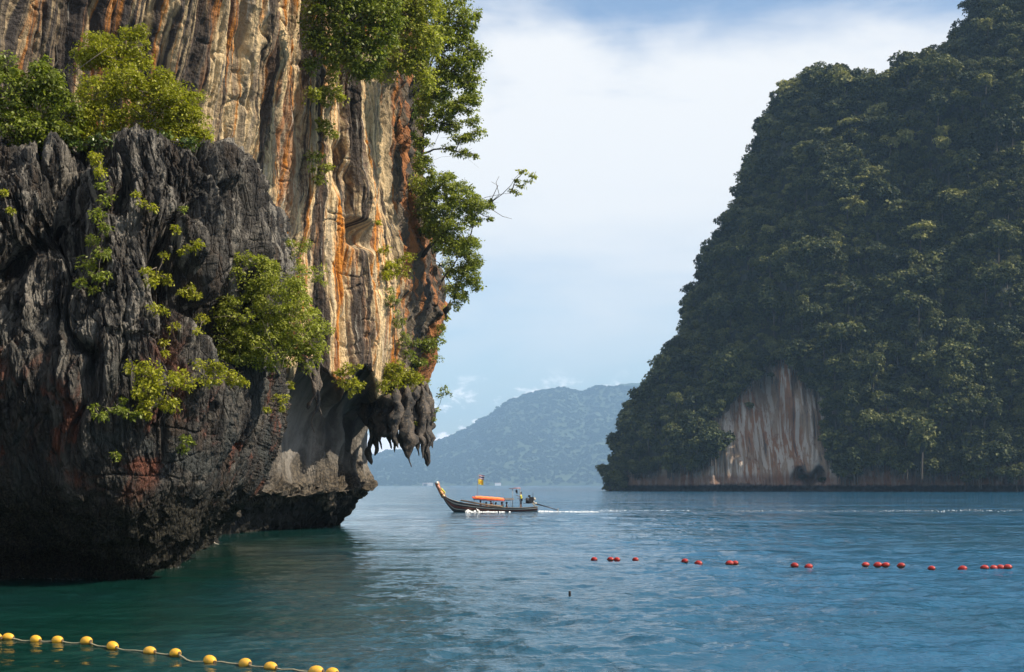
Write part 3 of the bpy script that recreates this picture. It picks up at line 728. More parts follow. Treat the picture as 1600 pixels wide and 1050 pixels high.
def plant(name, label, cat, base, lobes, Y, leaf=0.09, dens=1.0, mat=L_GRN, bark=BARK, group=None, clump=0.28, woody=True, trunk_r=0.06, width=0.58, per=None, flatten=0.7, origin=None, thick=0.9, seed=None, vis_branch=()):
    """lobes: (px, py, rx, ry[, dY]) in photograph pixels at distance Y, turned into real ellipsoids"""
    rg = np.random.RandomState(seed if seed is not None else sum(map(ord, label))*7 % 99991); leaf *= 1.1
    base = Vector(base) if base is not None else None
    pxm = Y/FPX
    C = []; R = []; tops = []
    for lb in lobes:
        px, py, rx, ry = lb[:4]; dy = lb[4] if len(lb) > 4 else 0
        c = W(px, py, Y+dy); rxm, rym = rx*pxm, ry*pxm
        rd = min(rxm, max(rym*1.2, 0.5*rxm))*thick
        cr = clump*min(1.0, 0.5+0.5*min(rxm, rym)/clump)
        n = max(3, int(dens*1.05*rxm*rym*3.14/(cr*cr*1.1)+2*(rd > 0.6)*rxm*rym/(cr*cr)))
        n = min(n, 1400)
        pts = ell(n, rg, c, (max(rxm-cr*.6, cr*.3), max(rd-cr*.5, cr*.3), max(rym-cr*.5, cr*.3)), 0.45)
        C.append(pts); s = cr*(0.4+1.15*rg.rand(n)**1.5); R.append(np.stack([s, s, s*flatten], 1))
        tops.append((c, pts, (rxm, rd, rym)))
    C = np.concatenate(C); R = np.concatenate(R)
    if per is None: per = int(np.clip(11*(clump/leaf)**1.6, 14, 130))
    V, F, ti = leaf_arrays(C, R, per, leaf, rg, width=width)
    if base is None: base = tops[0][0]-Vector((0, 0, tops[0][2][2]))
    root = empty(name, base); tag(root, label, cat, group)
    bl = np.array(base)
    me = mesh_np('foliage', V-bl, F, smooth=False, mats=[mat], attrs={'tint': ('FLOAT', ti)})
    link('foliage', me, root)
    mb = MB(); rr = random.Random(3)
    order = sorted(range(len(tops)), key=lambda i: (tops[i][0]-base).length)
    nodes = [(Vector(base), 0)]
    for ii in order:
        c, pts, r = tops[ii]; c = Vector(c)
        start, gen = min(nodes, key=lambda q: (q[0]-c).length+(0.12*(q[0]-base).length if q[1] else 0.25*(c-base).length))
        ln = (c-start).length; mid = start.lerp(c, 0.5)+Vector((rr.uniform(-.12, .12), rr.uniform(-.12, .12), rr.uniform(-.05, .16)))*ln
        tr = trunk_r*(0.72**gen)
        q1 = start.lerp(mid, .5)+Vector((rr.uniform(-.04, .04), 0, rr.uniform(-.04, .04)))*ln
        mb.tube([p-base for p in (start, q1, mid, c)], [tr, tr*.85, tr*.7, tr*.5], 6)
        nodes += [(mid, gen+1), (c, gen+1)]
        for j in range(3):      # bare twigs poking out of the crown
            dv = Vector((rr.uniform(-1, 1), rr.uniform(-1, .2), rr.uniform(-.2, 1))).normalized(); e = c+Vector((dv.x*r[0], dv.y*r[1], dv.z*r[2]))*rr.uniform(.95, 1.25)
            mb.tube([c-base, c.lerp(e, .6)+Vector((0, 0, .04*r[2]))-base, e-base], [tr*.3, tr*.2, tr*.08], 4, cap=False)
        k = min(len(pts), 24)
        for j in range(k):
            q = Vector(pts[j*len(pts)//k].tolist()); s0 = mid.lerp(c, rr.uniform(.3, 1)); m2 = s0.lerp(q, .5)+Vector((rr.uniform(-.1, .1),)*3)
            mb.tube([s0-base, m2-base, q-base], [tr*.3, tr*.2, tr*.1], 4, cap=False)
    for path in vis_branch:      # bare limbs the photograph shows
        pts = [W(a, b_, Y+ (dz if dz else 0))-base for a, b_, dz in path]
        nq = min(nodes, key=lambda q: (q[0]-base-pts[0]).length)[0]-base
        if (nq-pts[0]).length > 0.05: pts = [nq]+pts
        n = len(pts); mb.tube(pts, [tr*(0.75*(1-i/(n))+0.12) for i in range(n)], 5)
    mb.build('branches' if cat != 'tree' else 'trunk', bark, root)
    return root

# ---- plants on the black headland
def rk(px, py, w='A', dy=0.0):
    p = on_rock(px, py, w); return p+Vector((0, dy, 0))
plant('tree', 'dark glossy-leaved tree at the left edge on top of the black headland', 'tree', W(20, 262, 47), [(20,150,48,55),(70,130,34,45),(-40,150,50,70),(40,205,55,42),(100,180,34,52),(60,110,18,24),(8,105,22,24),(85,215,40,34)], 46.8, 0.10, 1.0, L_GRN, BARKD, clump=0.26, trunk_r=0.09, group='trees on top of the black headland', vis_branch=[[(60,170,0),(75,120,0),(78,75,0),(70,50,0)],[(75,120,0),(90,95,0),(88,70,0)]])
plant('tree', 'bright yellow-green tree crown standing highest on top of the black headland', 'tree', W(150, 262, 49.5), [(160,78,42,32),(215,65,24,26),(185,95,40,28),(222,92,18,22),(125,90,24,24),(195,55,14,14),(222,45,9,9)], 49.6, 0.075, 1.15, L_YEL, BARK, clump=0.24, trunk_r=0.08, group='trees on top of the black headland', vis_branch=[[(105,120,-1.5),(140,95,-1.5),(168,75,-1.5)]])
plant('tree', 'wide yellow-green tree spreading right over the crest of the black headland', 'tree', W(230, 262, 48.5), [(150,145,40,30),(205,135,38,30),(250,150,34,32),(285,185,32,28),(225,185,44,30),(160,185,46,32),(305,205,20,20),(262,118,12,12),(195,112,36,16),(120,205,36,26),(315,190,13,12),(285,160,40,34),(318,212,16,22),(270,215,44,26),(245,120,16,24),(140,215,40,26)], 47.6, 0.075, 1.15, L_YEL, BARK, clump=0.25, trunk_r=0.09, group='trees on top of the black headland', vis_branch=[[(195,215,-1.2),(215,235,-1.3),(238,262,-1.4),(222,262,-1.4)],[(215,232,-1.3),(200,250,-1.4),(205,262,-1.5)]])
plant('dead_branch', 'tangle of bare grey twigs drooping below the yellow-green trees', 'branch', W(230, 232, 46.0), [(200,246,2,2)], 45.9, 0.03, 0.1, L_DRK, BARKL, trunk_r=0.025, per=3,
      vis_branch=[[(232,225,0),(215,238,0),(200,242,0),(196,255,0),(205,263,0),(222,262,0)],[(215,238,0),(220,252,0),(208,258,0)],[(232,215,0),(240,225,0),(250,222,0)],[(228,210,0),(200,230,0),(185,226,0)],[(204,262,0),(214,270,0),(228,268,0)]])
plant('shrub', 'dark green undergrowth hanging along the crest beneath the trees', 'shrub', W(170, 262, 47.2), [(110,228,40,16),(170,222,40,18),(230,218,40,18),(290,225,24,14),(60,222,30,16),(20,215,30,16)], 47.0, 0.08, 0.8, L_DRK, BARKD, clump=0.22, group='shrubs on the black headland')
def tuft(label, pts, which='A', off=-0.35, mat=L_YEL, leaf=0.075, dens=1.0, clump=0.16, name='shrub', group=None, base=None, **kw):
    x = sum(p[0] for p in pts)/len(pts); y = sum(p[1] for p in pts)/len(pts)
    b = on_rock(*(base or (x, y+3)), which)
    # each lobe sits on the rock right behind it
    lob = []
    for p in pts:
        q = on_rock(p[0], p[1], which); lob.append((p[0], p[1], p[2], p[3], q.y+off-b.y))
    return plant(name, label, 'shrub' if name != 'tree' else 'tree', b, lob, b.y, leaf, dens, mat, clump=clump, trunk_r=0.025, group=group or ('shrubs on the black headland' if 'A' in which else 'shrubs on the orange wall'), **kw)
tuft('small round yellow-green shrub just below the crest, above the hanging vine', [(150,250,17,15),(155,268,12,12)])
tuft('long ragged vine hanging down the black rock from the small round shrub', [(158,290,10,10),(165,310,11,12),(150,335,16,13),(165,355,13,12),(145,375,17,13),(158,395,17,14),(140,412,20,14),(155,432,20,12),(125,442,16,10),(143,454,12,7)], mat=L_GRN, leaf=0.10, clump=0.17, name='hanging_vine', width=.42)
tuft('thin yellow tuft on the fluted black rock right of the vine top', [(210,303,10,5),(222,318,9,6),(238,325,8,6)], dens=.7)
tuft('bright green sprig high on the black rock face, alone on its rib', [(286,326,8,8)], mat=L_GRN)
tuft('tiny sprig of lime leaves in the middle of the black rock face', [(272,354,9,6),(277,360,6,4)], dens=.7)
tuft('loose pale shrub at the centre of the black rock face', [(245,432,22,10),(232,442,18,8),(262,438,14,8),(228,425,9,6),(254,388+10,7,8)], dens=.8, leaf=.07)
tuft('yellow-green shrub beside the right edge of the black face, above the big bush', [(300,385,15,9),(285,395,10,6),(308,380,8,6)], dens=.9)
tuft('small yellow-green shrub left of the big round bush', [(304,460,12,11),(298,450,8,7),(284,456,8,5)])
tuft('pale dry tuft below the loose shrub in the middle of the black face', [(250,486,16,9),(240,480,10,7)], dens=.7)
tuft('faint sprig of pale leaves below the dry tuft', [(272,510,10,7),(255,535,7,6),(258,552,6,7)], dens=.6)
tuft('yellowish shrub lodged left of the big round bush, low on the face', [(316,500,11,11),(308,520,9,8)], dens=.9)
plant('bush', 'big round light-green bush growing from the right side of the black headland', 'bush', rk(440, 590), [(395,430,48,38),(440,470,52,45),(385,495,52,48),(470,515,44,45),(420,545,58,42),(365,540,38,38),(500,525,24,34),(350,445,18,26),(375,405,24,18),(415,410,26,18),(470,440,20,30),(352,485,24,30),(480,560,26,24)], 47.8, 0.075, .85, L_LIM, BARK, clump=0.24, trunk_r=0.06, group='shrubs on the black headland', vis_branch=[[(440,580,-1.4),(425,540,-1.5),(410,500,-1.6)],[(440,560,-1.4),(470,530,-1.6),(490,505,-1.6)]])
plant('bush', 'sparse pale-leaved shrub rising above and behind the big round bush', 'bush', rk(470, 560, 'AB'), [(470,400,22,26),(455,375,8,12),(480,380,10,10),(500,430,18,26),(465,430,20,22)], 52.5, 0.06, 0.45, L_LIM, BARKL, clump=0.2, trunk_r=0.03, group='shrubs on the black headland')
tuft('spreading yellow shrub low on the black headland, widest of the lower row', [(232,578,24,16),(255,600,34,22),(225,610,26,22),(280,590,22,16),(235,640,28,18),(262,632,22,16),(205,575,10,10),(295,600,12,12)], off=-0.6, clump=.2, leaf=.085)
tuft('green branch of leaves reaching left from the spreading yellow shrub', [(180,640,22,8),(155,650,20,7),(205,648,18,10),(148,636,9,6),(190,626,8,7)], off=-0.7, mat=L_GRN, leaf=.085, name='leafy_branch', clump=.15)
tuft('yellow-green shrub directly under the big round bush', [(335,575,26,14),(360,590,26,16),(330,592,22,14),(312,568,10,8),(378,600,14,10)], off=-0.6, clump=.2)
tuft('small fresh green plant on the red-brown rock below the lower shrubs', [(292,684,12,10),(285,700,10,12),(296,690,10,8)], mat=L_GRN, off=-.35)
tuft('tiny green plant in the dark hollow left of the red-brown rock', [(181,712,8,9)], mat=L_GRN, dens=.7)
tuft('drooping sprigs dangling from the right edge of the black headland', [(445,625,8,12),(442,642,9,9),(430,620,10,7),(418,640,7,6),(455,600,9,14)], mat=L_YEL, dens=.7, which='AB', off=-.6)
tuft('bare-stemmed shrub at the upper left edge of the black rock', [(12,330,10,7),(6,300,6,5)], dens=.5)
# ---- on the orange wall and its prow
BL = dict(leaf=0.15, clump=0.42)
plant('tree', 'dark leafy tree hanging over the top of the orange wall at the frame edge', 'tree', W(530, -30, 84), [(500,20,36,40),(545,35,42,42),(590,50,42,40),(520,75,34,30),(570,90,44,34),(600,20,40,36),(540,-10,60,30),(488,60,18,24),(485,95,14,24),(560,110,30,20)], 83.5, 0.16, 1.0, L_GRN, BARKD, clump=.42, trunk_r=.12, group='trees over the orange wall')
plant('tree', 'green tree in the middle of the canopy above the orange wall', 'tree', W(640, -20, 89), [(625,85,34,30),(640,40,38,38),(660,10,40,36),(600,110,26,20),(668,65,34,34),(590,-10,50,30),(625,12,40,30),(650,100,30,26),(665,130,20,24)], 87.5, 0.15, 1.0, L_LIM, BARK, clump=.42, trunk_r=.12, group='trees over the orange wall')
plant('tree', 'tree with the outermost crown against the sky at the top of the wall', 'tree', W(655, 120, 97), [(700,20,42,36),(725,45,26,30),(690,70,44,36),(735,90,22,30),(715,110,40,30),(745,25,8,18),(690,130,34,28),(735,130,22,18),(755,88,10,14),(680,150,26,20)], 95, 0.15, .95, L_GRN, BARK, clump=.42, trunk_r=.13, group='trees over the orange wall', vis_branch=[[(655,150,0),(690,110,0),(730,95,0)]])
plant('tree', 'slender tree leaning out from the wall with sky between its limbs', 'tree', W(648, 262, 101), [(690,170,34,20),(738,150,20,14),(750,205,16,9),(725,165,28,17),(670,195,24,18),(705,195,26,14),(740,190,14,14),(735,215,16,10),(660,225,16,16),(725,240,22,9),(700,232,16,7),(745,243,8,6),(665,160,20,26),(660,255,18,20),(672,270,14,16),(720,215,26,12)], 99.5, 0.135, 1.1, L_GRN, BARKD, clump=.34, trunk_r=.17, group='trees on the prow of the orange wall', flatten=.5,
      vis_branch=[[(655,260,0),(675,235,0),(688,205,0),(705,185,0),(735,170,0)],[(672,238,0),(690,200,0),(700,180,0)],[(688,205,0),(712,206,0),(735,218,0)],[(650,262,0),(690,245,0),(725,243,0),(748,262,0)]])
plant('tree', 'tree on the prow with a bare limb reaching far right into the sky', 'tree', W(660, 400, 104), [(690,290,30,24),(720,310,34,28),(685,325,36,28),(745,325,24,18),(700,355,34,26),(665,300,18,24),(740,345,18,14),(765,318,12,12),(700,275,16,10),(730,380,24,16),(765,340,6,7),(670,350,16,24),(715,385,26,16),(690,370,20,20)], 102.5, 0.135, 1.15, L_GRN, BARKD, clump=.36, trunk_r=.19, group='trees on the prow of the orange wall', flatten=.6,
      vis_branch=[[(680,340,-.5),(725,322,-.5),(760,308,-.5),(785,303,-.5),(798,302,-.5)],[(780,304,-.5),(775,285,-.5),(780,275,-.5)],[(785,303,-.5),(798,290,-.5),(805,278,-.5),(815,268,-.5)],[(765,325,-.5),(785,338,-.5),(800,342,-.5)],[(778,290,-.5),(768,284,-.5)]])
plant('leafy_branch', 'leafy tip of the bare limb, the foliage farthest right on the cliff', 'branch', W(797, 302, 102), [(818,268,12,5),(832,275,9,5),(805,282,8,4),(815,290,10,4),(826,284,9,3),(800,297,8,4),(808,303,5,5)], 102, 0.14, .9, L_LIM, BARKD, clump=.22, trunk_r=.07, flatten=.45)
plant('tree', 'small drooping tree on the right edge of the prow, lowest against the sky', 'tree', W(690, 440, 105), [(735,405,20,18),(728,430,24,22),(715,455,20,18),(745,440,14,18),(750,412,12,10),(712,478,9,12),(725,465,10,12),(705,420,12,16),(720,395,18,12)], 104.5, 0.135, 1.0, L_GRN, BARKD, clump=.34, trunk_r=.07, group='trees on the prow of the orange wall', flatten=.6)
tuft('vine curtain hanging down the left of the orange wall from the canopy', [(520,110,14,30),(510,150,16,22),(488,150,14,14),(505,195,18,12),(520,210,12,10),(495,245,16,9),(510,262,12,10),(490,265,8,8),(500,282,10,9),(530,150,12,18)], 'B', -.8, L_LIM, .15, 1.3, .34, 'hanging_vine')
tuft('pale fern tuft on the dark hollow high in the orange wall', [(590,350,5,8),(600,392,12,9)], 'B', -.4, L_YEL, .13, .8, .28)
tuft('yellow-green shrub below the hollow near the prow', [(610,420,18,16),(625,405,22,10),(640,400,14,9),(600,430,8,12),(635,425,10,12)], 'B', -.4, L_YEL, .14, .8, .32)
tuft('green fringe of plants running down the middle of the prow', [(612,470,14,14),(622,500,12,18),(610,455,8,8),(630,530,12,16),(640,555,14,14)], 'B', -.4, L_GRN, .13, .7, .3)
tuft('bushy green shrub right above the stalactites', [(615,575,18,14),(640,590,24,16),(615,595,20,16),(655,600,20,12),(630,610,22,10),(600,605,10,14)], 'B', -.8, L_YEL, .14, 1.0, .34)
tuft('shrub cluster on the right rim of the prow above the stalactites', [(670,540,20,14),(655,565,16,12),(688,530,9,14),(685,560,8,10),(650,535,10,9)], 'B', -.4, L_GRN, .14, .7, .32)
tuft('small tuft growing low among the stalactites', [(640,650,9,9),(645,662,7,7)], 'B', -1.5, L_YEL, .12, .8, .26)
plant('leafy_branch', 'thin sprig hanging off the right rim beside the stalactites', 'branch', W(682, 615, 105), [(695,608,9,7),(690,618,8,6),(700,615,6,5),(682,640,6,6),(678,655,4,6)], 104.5, 0.12, .6, L_GRN, BARKD, clump=.22, trunk_r=.03)
plant('shrub', 'yellow shrub draped over the lip above the grey cave wall', 'shrub', rk(548, 575, 'B'), [(545,575,14,14),(555,600,16,14),(540,600,14,12),(530,585,10,14),(548,615,8,8),(560,570,9,8)], 92.5, 0.13, .9, L_YEL, BARKD, clump=.3, trunk_r=.05, group='shrubs on the orange wall')
tuft('dark green shrub tucked under the right side of the canopy', [(650,180,12,20),(645,215,9,12),(655,240,8,8)], 'B', -.5, L_DRK, .14, .8, .32)
tuft('leafy fringe hugging the right edge of the orange prow below the limb tree', [(652,285,12,18),(662,315,12,16),(676,350,12,18),(690,385,12,16),(699,420,10,18),(702,455,8,16),(698,490,7,14),(690,515,8,10)], 'B', -.7, L_LIM, .15, 1.0, .32)
tuft('green clump beneath the limb tree on the dark rock of the prow', [(655,330,12,14),(665,360,14,14),(680,385,14,12),(700,395,10,10),(690,415,7,9)], 'B', -.6, L_DRK, .14, .9, .34)

# a pale stick at the foot of the headland
mb = MB(); p0 = W(328, 842, 78); mb.tube([p0-p0, W(336, 850, 76)-p0, W(346, 853, 75)-p0, W(356, 852, 75)-p0], [.07, .06, .05, .03], 6)
st = mb.build('driftwood_stick', BARKL); st.location = p0; tag(st, 'pale bent stick poking from the foot of the black headland into the water', 'stick')

# ------------------------------------------------------------------ forest on the island
def tree_mesh(seed, mat, R=4.6, Hh=7.5, nl=1500, leaf=0.85, style=0):
    rg = np.random.RandomState(seed)
    nb = 6+rg.randint(4)
    cc = ell(nb, rg, (0, 0, Hh*0.55), (R*0.66, R*0.66, Hh*(0.26 if style == 0 else 0.13)), 0.3)
    if style == 1: cc[:, 2] = Hh*np.round(rg.rand(nb)*3)/3*0.75+Hh*.2
    s = R*(0.36+0.26*rg.rand(nb)); Rr = np.stack([s*1.1, s*1.1, s*(0.75 if style == 0 else 0.22)], 1)
    # second generation of smaller clumps on the big ones
    idx = np.repeat(np.arange(nb), 22); d = rg.normal(size=(len(idx), 3)); d[:, 2] += 0.4; d /= np.linalg.norm(d, axis=1)[:, None]
    c2 = cc[idx]+d*Rr[idx]*0.85; s2 = s[idx]*(0.17+0.17*rg.rand(len(idx))); R2 = np.stack([s2*1.2, s2*1.2, s2*(.7 if style == 0 else .3)], 1)
    V, F, ti = leaf_arrays(c2, R2, max(4, nl//len(c2)), leaf, rg, up=0.5, shell=0.7, width=0.8, out=1.5, jit=0.28)
    mb = MB(); mb.tube([(0, 0, -3.5), (0.2, 0, Hh*0.2), (0, 0.1, Hh*0.55)], [0.28, 0.22, 0.1], 6)
    for j in range(min(nb, 6)): mb.tube([(0.1, 0, Hh*0.2), tuple(cc[j]*[.6, .6, .8]), tuple(cc[j])], [0.16, 0.11, 0.05], 4)
    nv0 = len(V); V2 = np.array(mb.v)
    quad = np.array([f for f in mb.f if len(f) == 4]) + nv0
    me = mesh_np('tree', np.concatenate([V, V2]), np.concatenate([F, quad]), smooth=False, mats=[mat, BARKD],
                 midx=np.concatenate([np.zeros(len(F)), np.ones(len(quad))]), attrs={'tint': ('FLOAT', np.concatenate([ti, np.zeros(len(V2))]))})
    return me
T_DARK = [tree_mesh(100+i, L_FAR, R=4.0+0.5*(i % 3), Hh=6.5+1.2*(i % 4), nl=2100, leaf=0.68, style=0) for i in range(8)]
T_PALE = [tree_mesh(200+i, L_FARY, R=4.2, Hh=7.5, style=0) for i in range(3)]
T_TIER = [tree_mesh(300+i, L_FARY if i else L_FAR, R=5.2, Hh=8, nl=1100, style=1) for i in range(2)]
nI = normals(IG)
if nI[150, 200, 1] > 0: nI = -nI
# sample trees over the front surface, biggest crowns as individuals
areas = np.linalg.norm(np.cross(np.gradient(IG, axis=1), np.gradient(IG, axis=0)), axis=2)
okm = (IPX < 1760) & (IPY < 756) & (IPY > -60) & (IBARE < 0.35)
w_ = (areas*okm).ravel(); cdf = np.cumsum(w_); cdf /= cdf[-1]
pick = np.searchsorted(cdf, rng.rand(9000)); gp = IG.reshape(-1, 3); gn = nI.reshape(-1, 3)
# thin to an even spread, in the plane of the slope
kept = []; cell = {}
for i in pick:
    p = gp[i]; px_, py_ = (p[0]/3.9, p[2]/3.3)
    key = (int(math.floor(px_)), int(math.floor(py_)))
    if any(abs(px_-q[0]) < .9 and abs(py_-q[1]) < .9 for a in (-1, 0, 1) for b in (-1, 0, 1) for q in cell.get((key[0]+a, key[1]+b), ())): continue
    cell.setdefault(key, []).append((px_, py_)); kept.append(i)
# extra ones along the skyline and the left tip
PTS = [(gp[i]+gn[i]*(rng.rand()**2*4.5-0.3), rng.rand()**1.6) for i in kept]
pe = np.where(((IBARE > .02) & (IBARE < .5) & (IPY > 545) & (IPY < 752) & (IPX < 1700)).ravel())[0]
for i in pe[rng.randint(0, len(pe), 130)]: PTS.append((gp[i]+gn[i]*1.5, rng.rand()*.5))
for j in range(0, 395, 4):
    for kk in range(2):
        q = IG[-1-kk*3, j]; PTS.append((q+np.array([rng.randn()*1.5, rng.randn()*2, -1.0+rng.randn()*0.6]), 0.9))
for j in range(70):      # crowns leaning out over the water at the island's left point
    q = IG[rng.randint(20, 200), rng.randint(0, 14)]; PTS.append((q+np.array([-rng.rand()*5, rng.randn()*3, rng.randn()*2]), rng.rand()*.6))
PTS.sort(key=lambda t: t[0][1]/(0.6+t[1]))        # nearer and larger first
ZONES = {}
def zone(px, py, kind):
    if kind == 'pale':
        return 'olive-topped tree coloured pale for sunlight on the right island slope'
    if kind == 'tier':
        return 'flat-tiered tree on the upper slope of the right island'
    if px < 1020: return 'dark tree on the outermost left point of the right island, by the water'
    if px < 1105 and py < 560: return 'dark tree on the left outline of the island, half-way down its slope'
    if px < 1105: return 'dark tree on the low shoulder between the left point and the bare cliff'
    if py < 60: return 'dark green tree on the highest visible crest at the top right of the island'
    if py < 180 and px < 1380: return 'dark green tree on the rounded left summit of the island'
    if py < 230: return 'dark green tree on the saddle and ridge right of the rounded summit'
    if px < 1200 and py < 400: return 'dark green tree along the steep upper left outline of the island'
    if px < 1300 and py < 560: return 'dark tree on the shaded flank straight above the bare streaked cliff'
    if px < 1300: return 'dark tree bordering the bare streaked cliff of the island'
    if py > 640: return 'dark tree low above the water, right of the bare streaked cliff'
    if py > 430: return 'dark tree on the lower right flank of the island'
    if px > 1480: return 'dark tree on the upper right flank of the island, beneath the crest'
    return 'dark green tree around the olive crowns on the upper middle slope'
fp = []; fs = []; fr = []
n_ind = 0
for k, (p, sz) in enumerate(PTS):
    px, py = PX(p); sc = 0.55+0.7*sz+1.0*max(0, sz-0.75)*3
    vis = 930 < px < 1625 and py > -10
    if vis and n_ind < 285 and rng.rand() < 0.5:
        lit = (1180 < px < 1560 and 110 < py < 400); r = rng.rand()  # paler leaf colour in this part paints in sunlit crowns
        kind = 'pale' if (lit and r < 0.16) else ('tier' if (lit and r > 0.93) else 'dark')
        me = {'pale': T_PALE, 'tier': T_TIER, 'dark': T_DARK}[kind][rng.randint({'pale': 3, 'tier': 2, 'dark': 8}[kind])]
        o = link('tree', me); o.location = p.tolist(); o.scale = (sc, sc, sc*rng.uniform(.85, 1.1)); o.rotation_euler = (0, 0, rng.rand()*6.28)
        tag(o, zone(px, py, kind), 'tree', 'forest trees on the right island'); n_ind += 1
    else:
        fp.append(p); fs.append(sc); fr.append(rng.rand()*6.28)
def special(px, py, me, sc, label):
    i = np.argmin((IPX-px)**2+(IPY-py)**2); p = gp[i]+gn[i]*4.5
    o = link('tree', me); o.location = (p[0], p[1]-1.5, p[2]-2); o.scale = (sc, sc, sc); tag(o, label, 'tree', 'forest trees on the right island')
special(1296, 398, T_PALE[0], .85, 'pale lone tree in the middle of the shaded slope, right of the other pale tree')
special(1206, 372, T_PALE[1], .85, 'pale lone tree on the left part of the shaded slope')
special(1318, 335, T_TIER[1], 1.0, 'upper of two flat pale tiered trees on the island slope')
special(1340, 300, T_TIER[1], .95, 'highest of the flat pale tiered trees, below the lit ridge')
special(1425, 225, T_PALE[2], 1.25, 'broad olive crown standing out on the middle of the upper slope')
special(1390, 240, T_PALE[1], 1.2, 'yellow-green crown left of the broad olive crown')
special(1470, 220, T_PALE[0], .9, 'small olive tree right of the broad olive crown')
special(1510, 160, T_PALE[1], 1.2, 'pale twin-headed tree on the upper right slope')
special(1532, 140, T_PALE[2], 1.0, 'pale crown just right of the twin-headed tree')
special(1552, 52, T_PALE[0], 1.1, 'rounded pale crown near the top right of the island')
def scatter(name, P, S, R, meshes, label):
    coll = bpy.data.collections.new(name+'_kinds')
    for i, me in enumerate(meshes):
        o = bpy.data.objects.new('tree_kind', me); coll.objects.link(o)
    me = mesh_np(name, np.array(P), np.zeros((0, 4), int)) if False else bpy.data.meshes.new(name)
    P = np.array(P, np.float32); me.vertices.add(len(P)); me.vertices.foreach_set('co', P.ravel())
    for nm, ar in (('scl', S), ('rz', R)):
        at = me.attributes.new(nm, 'FLOAT', 'POINT'); at.data.foreach_set('value', np.array(ar, np.float32))
    o = link(name, me)
    ng = bpy.data.node_groups.new(name+'_nodes', 'GeometryNodeTree')
    ng.interface.new_socket('Geometry', in_out='INPUT', socket_type='NodeSocketGeometry'); ng.interface.new_socket('Geometry', in_out='OUTPUT', socket_type='NodeSocketGeometry')
    gi = ng.nodes.new('NodeGroupInput'); go = ng.nodes.new('NodeGroupOutput')
    ip = ng.nodes.new('GeometryNodeInstanceOnPoints'); ci = ng.nodes.new('GeometryNodeCollectionInfo')
    ci.inputs['Collection'].default_value = coll; ci.inputs['Separate Children'].default_value = True; ci.inputs['Reset Children'].default_value = True
    ip.inputs['Pick Instance'].default_value = True
    a1 = ng.nodes.new('GeometryNodeInputNamedAttribute'); a1.data_type = 'FLOAT'; a1.inputs['Name'].default_value = 'scl'
    a2 = ng.nodes.new('GeometryNodeInputNamedAttribute'); a2.data_type = 'FLOAT'; a2.inputs['Name'].default_value = 'rz'
    cx = ng.nodes.new('ShaderNodeCombineXYZ')
    L = ng.links.new
    L(gi.outputs[0], ip.inputs['Points']); L(ci.outputs[0], ip.inputs['Instance']); L(a2.outputs[0], cx.inputs[2]); L(cx.outputs[0], ip.inputs['Rotation'])
    L(a1.outputs[0], ip.inputs['Scale']); L(ip.outputs[0], go.inputs[0])
    md = o.modifiers.new('scatter', 'NODES'); md.node_group = ng
    tag(o, label, None, None, 'stuff')
    return o
scatter('forest', fp, fs, fr, T_DARK, 'dense dark forest covering the steep right-hand island')
# low scrub filling between the trees
scr = [tree_mesh(400+i, L_FAR, R=2.6, Hh=2.8, nl=420, leaf=0.75) for i in range(3)]
w2_ = (areas*((IPX < 1760) & (IPY < 758) & (IPY > -60))*np.where(IBARE > .7, .02, np.where(IBARE > .1, 2.5, 1.0))).ravel(); c2_ = np.cumsum(w2_); c2_ /= c2_[-1]
pk = np.searchsorted(c2_, rng.rand(5200)); sp_ = gp[pk]+gn[pk]*0.3
scatter('undergrowth', sp_, 0.6+0.6*rng.rand(len(pk)), rng.rand(len(pk))*6.28, scr, 'dark scrub filling the slope between the island trees')

# ------------------------------------------------------------------ far hills
def hill(name, tab, y0, y1, label, seed, pxr=(300, 1500), cols=520, rows=130):
    tab = np.array(tab, float); pxs = np.linspace(pxr[0], pxr[1], cols); T = np.linspace(0, 1, rows)
    Pg, Tg = np.meshgrid(pxs, T)
    rp = np.interp(Pg, tab[:, 0], tab[:, 1]); zr = H-(rp-HZ)/FPX*y1
    Y = y0+(y1-y0)*Tg; X = (Pg-800)/FPX*Y
    Z = zr*Tg**0.9 * 1.0
    nn = fbm(X/1000+seed, Y/1500, X*0+seed, 5)
    Z = Z*(1+0.35*nn*np.sin(np.pi*Tg)) + 150*nn*np.sin(np.pi*Tg)*np.clip(zr/420, 0, 1) + 14*fbm(X/110, Y/260, X*0, 3)*Tg
    Z = np.maximum(Z, -1) ; Z[0] = -2
    G = np.stack([X, Y, Z], -1)
    back = G[-1:].copy(); back[..., 1] += 1500; back[..., 2] = -5
    Gf = np.concatenate([G, back])
    o = link(name, mesh_np(name, Gf.reshape(-1, 3), grid_faces(len(Gf), cols)[:, ::-1], mats=[M_H])); structure(o, label)
    return G
G1 = hill('hills', [(300,742),(380,738),(480,738),(560,722),(600,706),(640,703),(675,693),(700,684),(740,664),(770,646),(800,625),(835,614),(870,607),(900,611),(915,613),(932,604),(1000,606),(1100,640),(1250,700),(1500,744)], 8600, 10600, 'blue hazy wooded hills across the bay', 3.3)
G2 = hill('distant_ridge', [(300,745),(800,700),(900,640),(940,612),(970,600),(1010,597),(1060,600),(1200,650),(1400,720),(1500,745)], 12500, 13600, 'paler ridge rising behind the hazy hills', 8.1, cols=300, rows=60)
ft = [tree_mesh(500+i, L_HILL, R=10, Hh=14, nl=120, leaf=5.0) for i in range(4)]
q = rng.randint(0, G1.shape[0]*G1.shape[1], 16000); P1 = G1.reshape(-1, 3)[q]
ridgeP = G1[-1][rng.randint(0, G1.shape[1], 700)]
P1 = np.concatenate([P1, ridgeP]); P1 = P1[P1[:, 2] > 3]; P1[:, 2] -= 4
P1[:, :2] += rng.normal(size=(len(P1), 2))*6
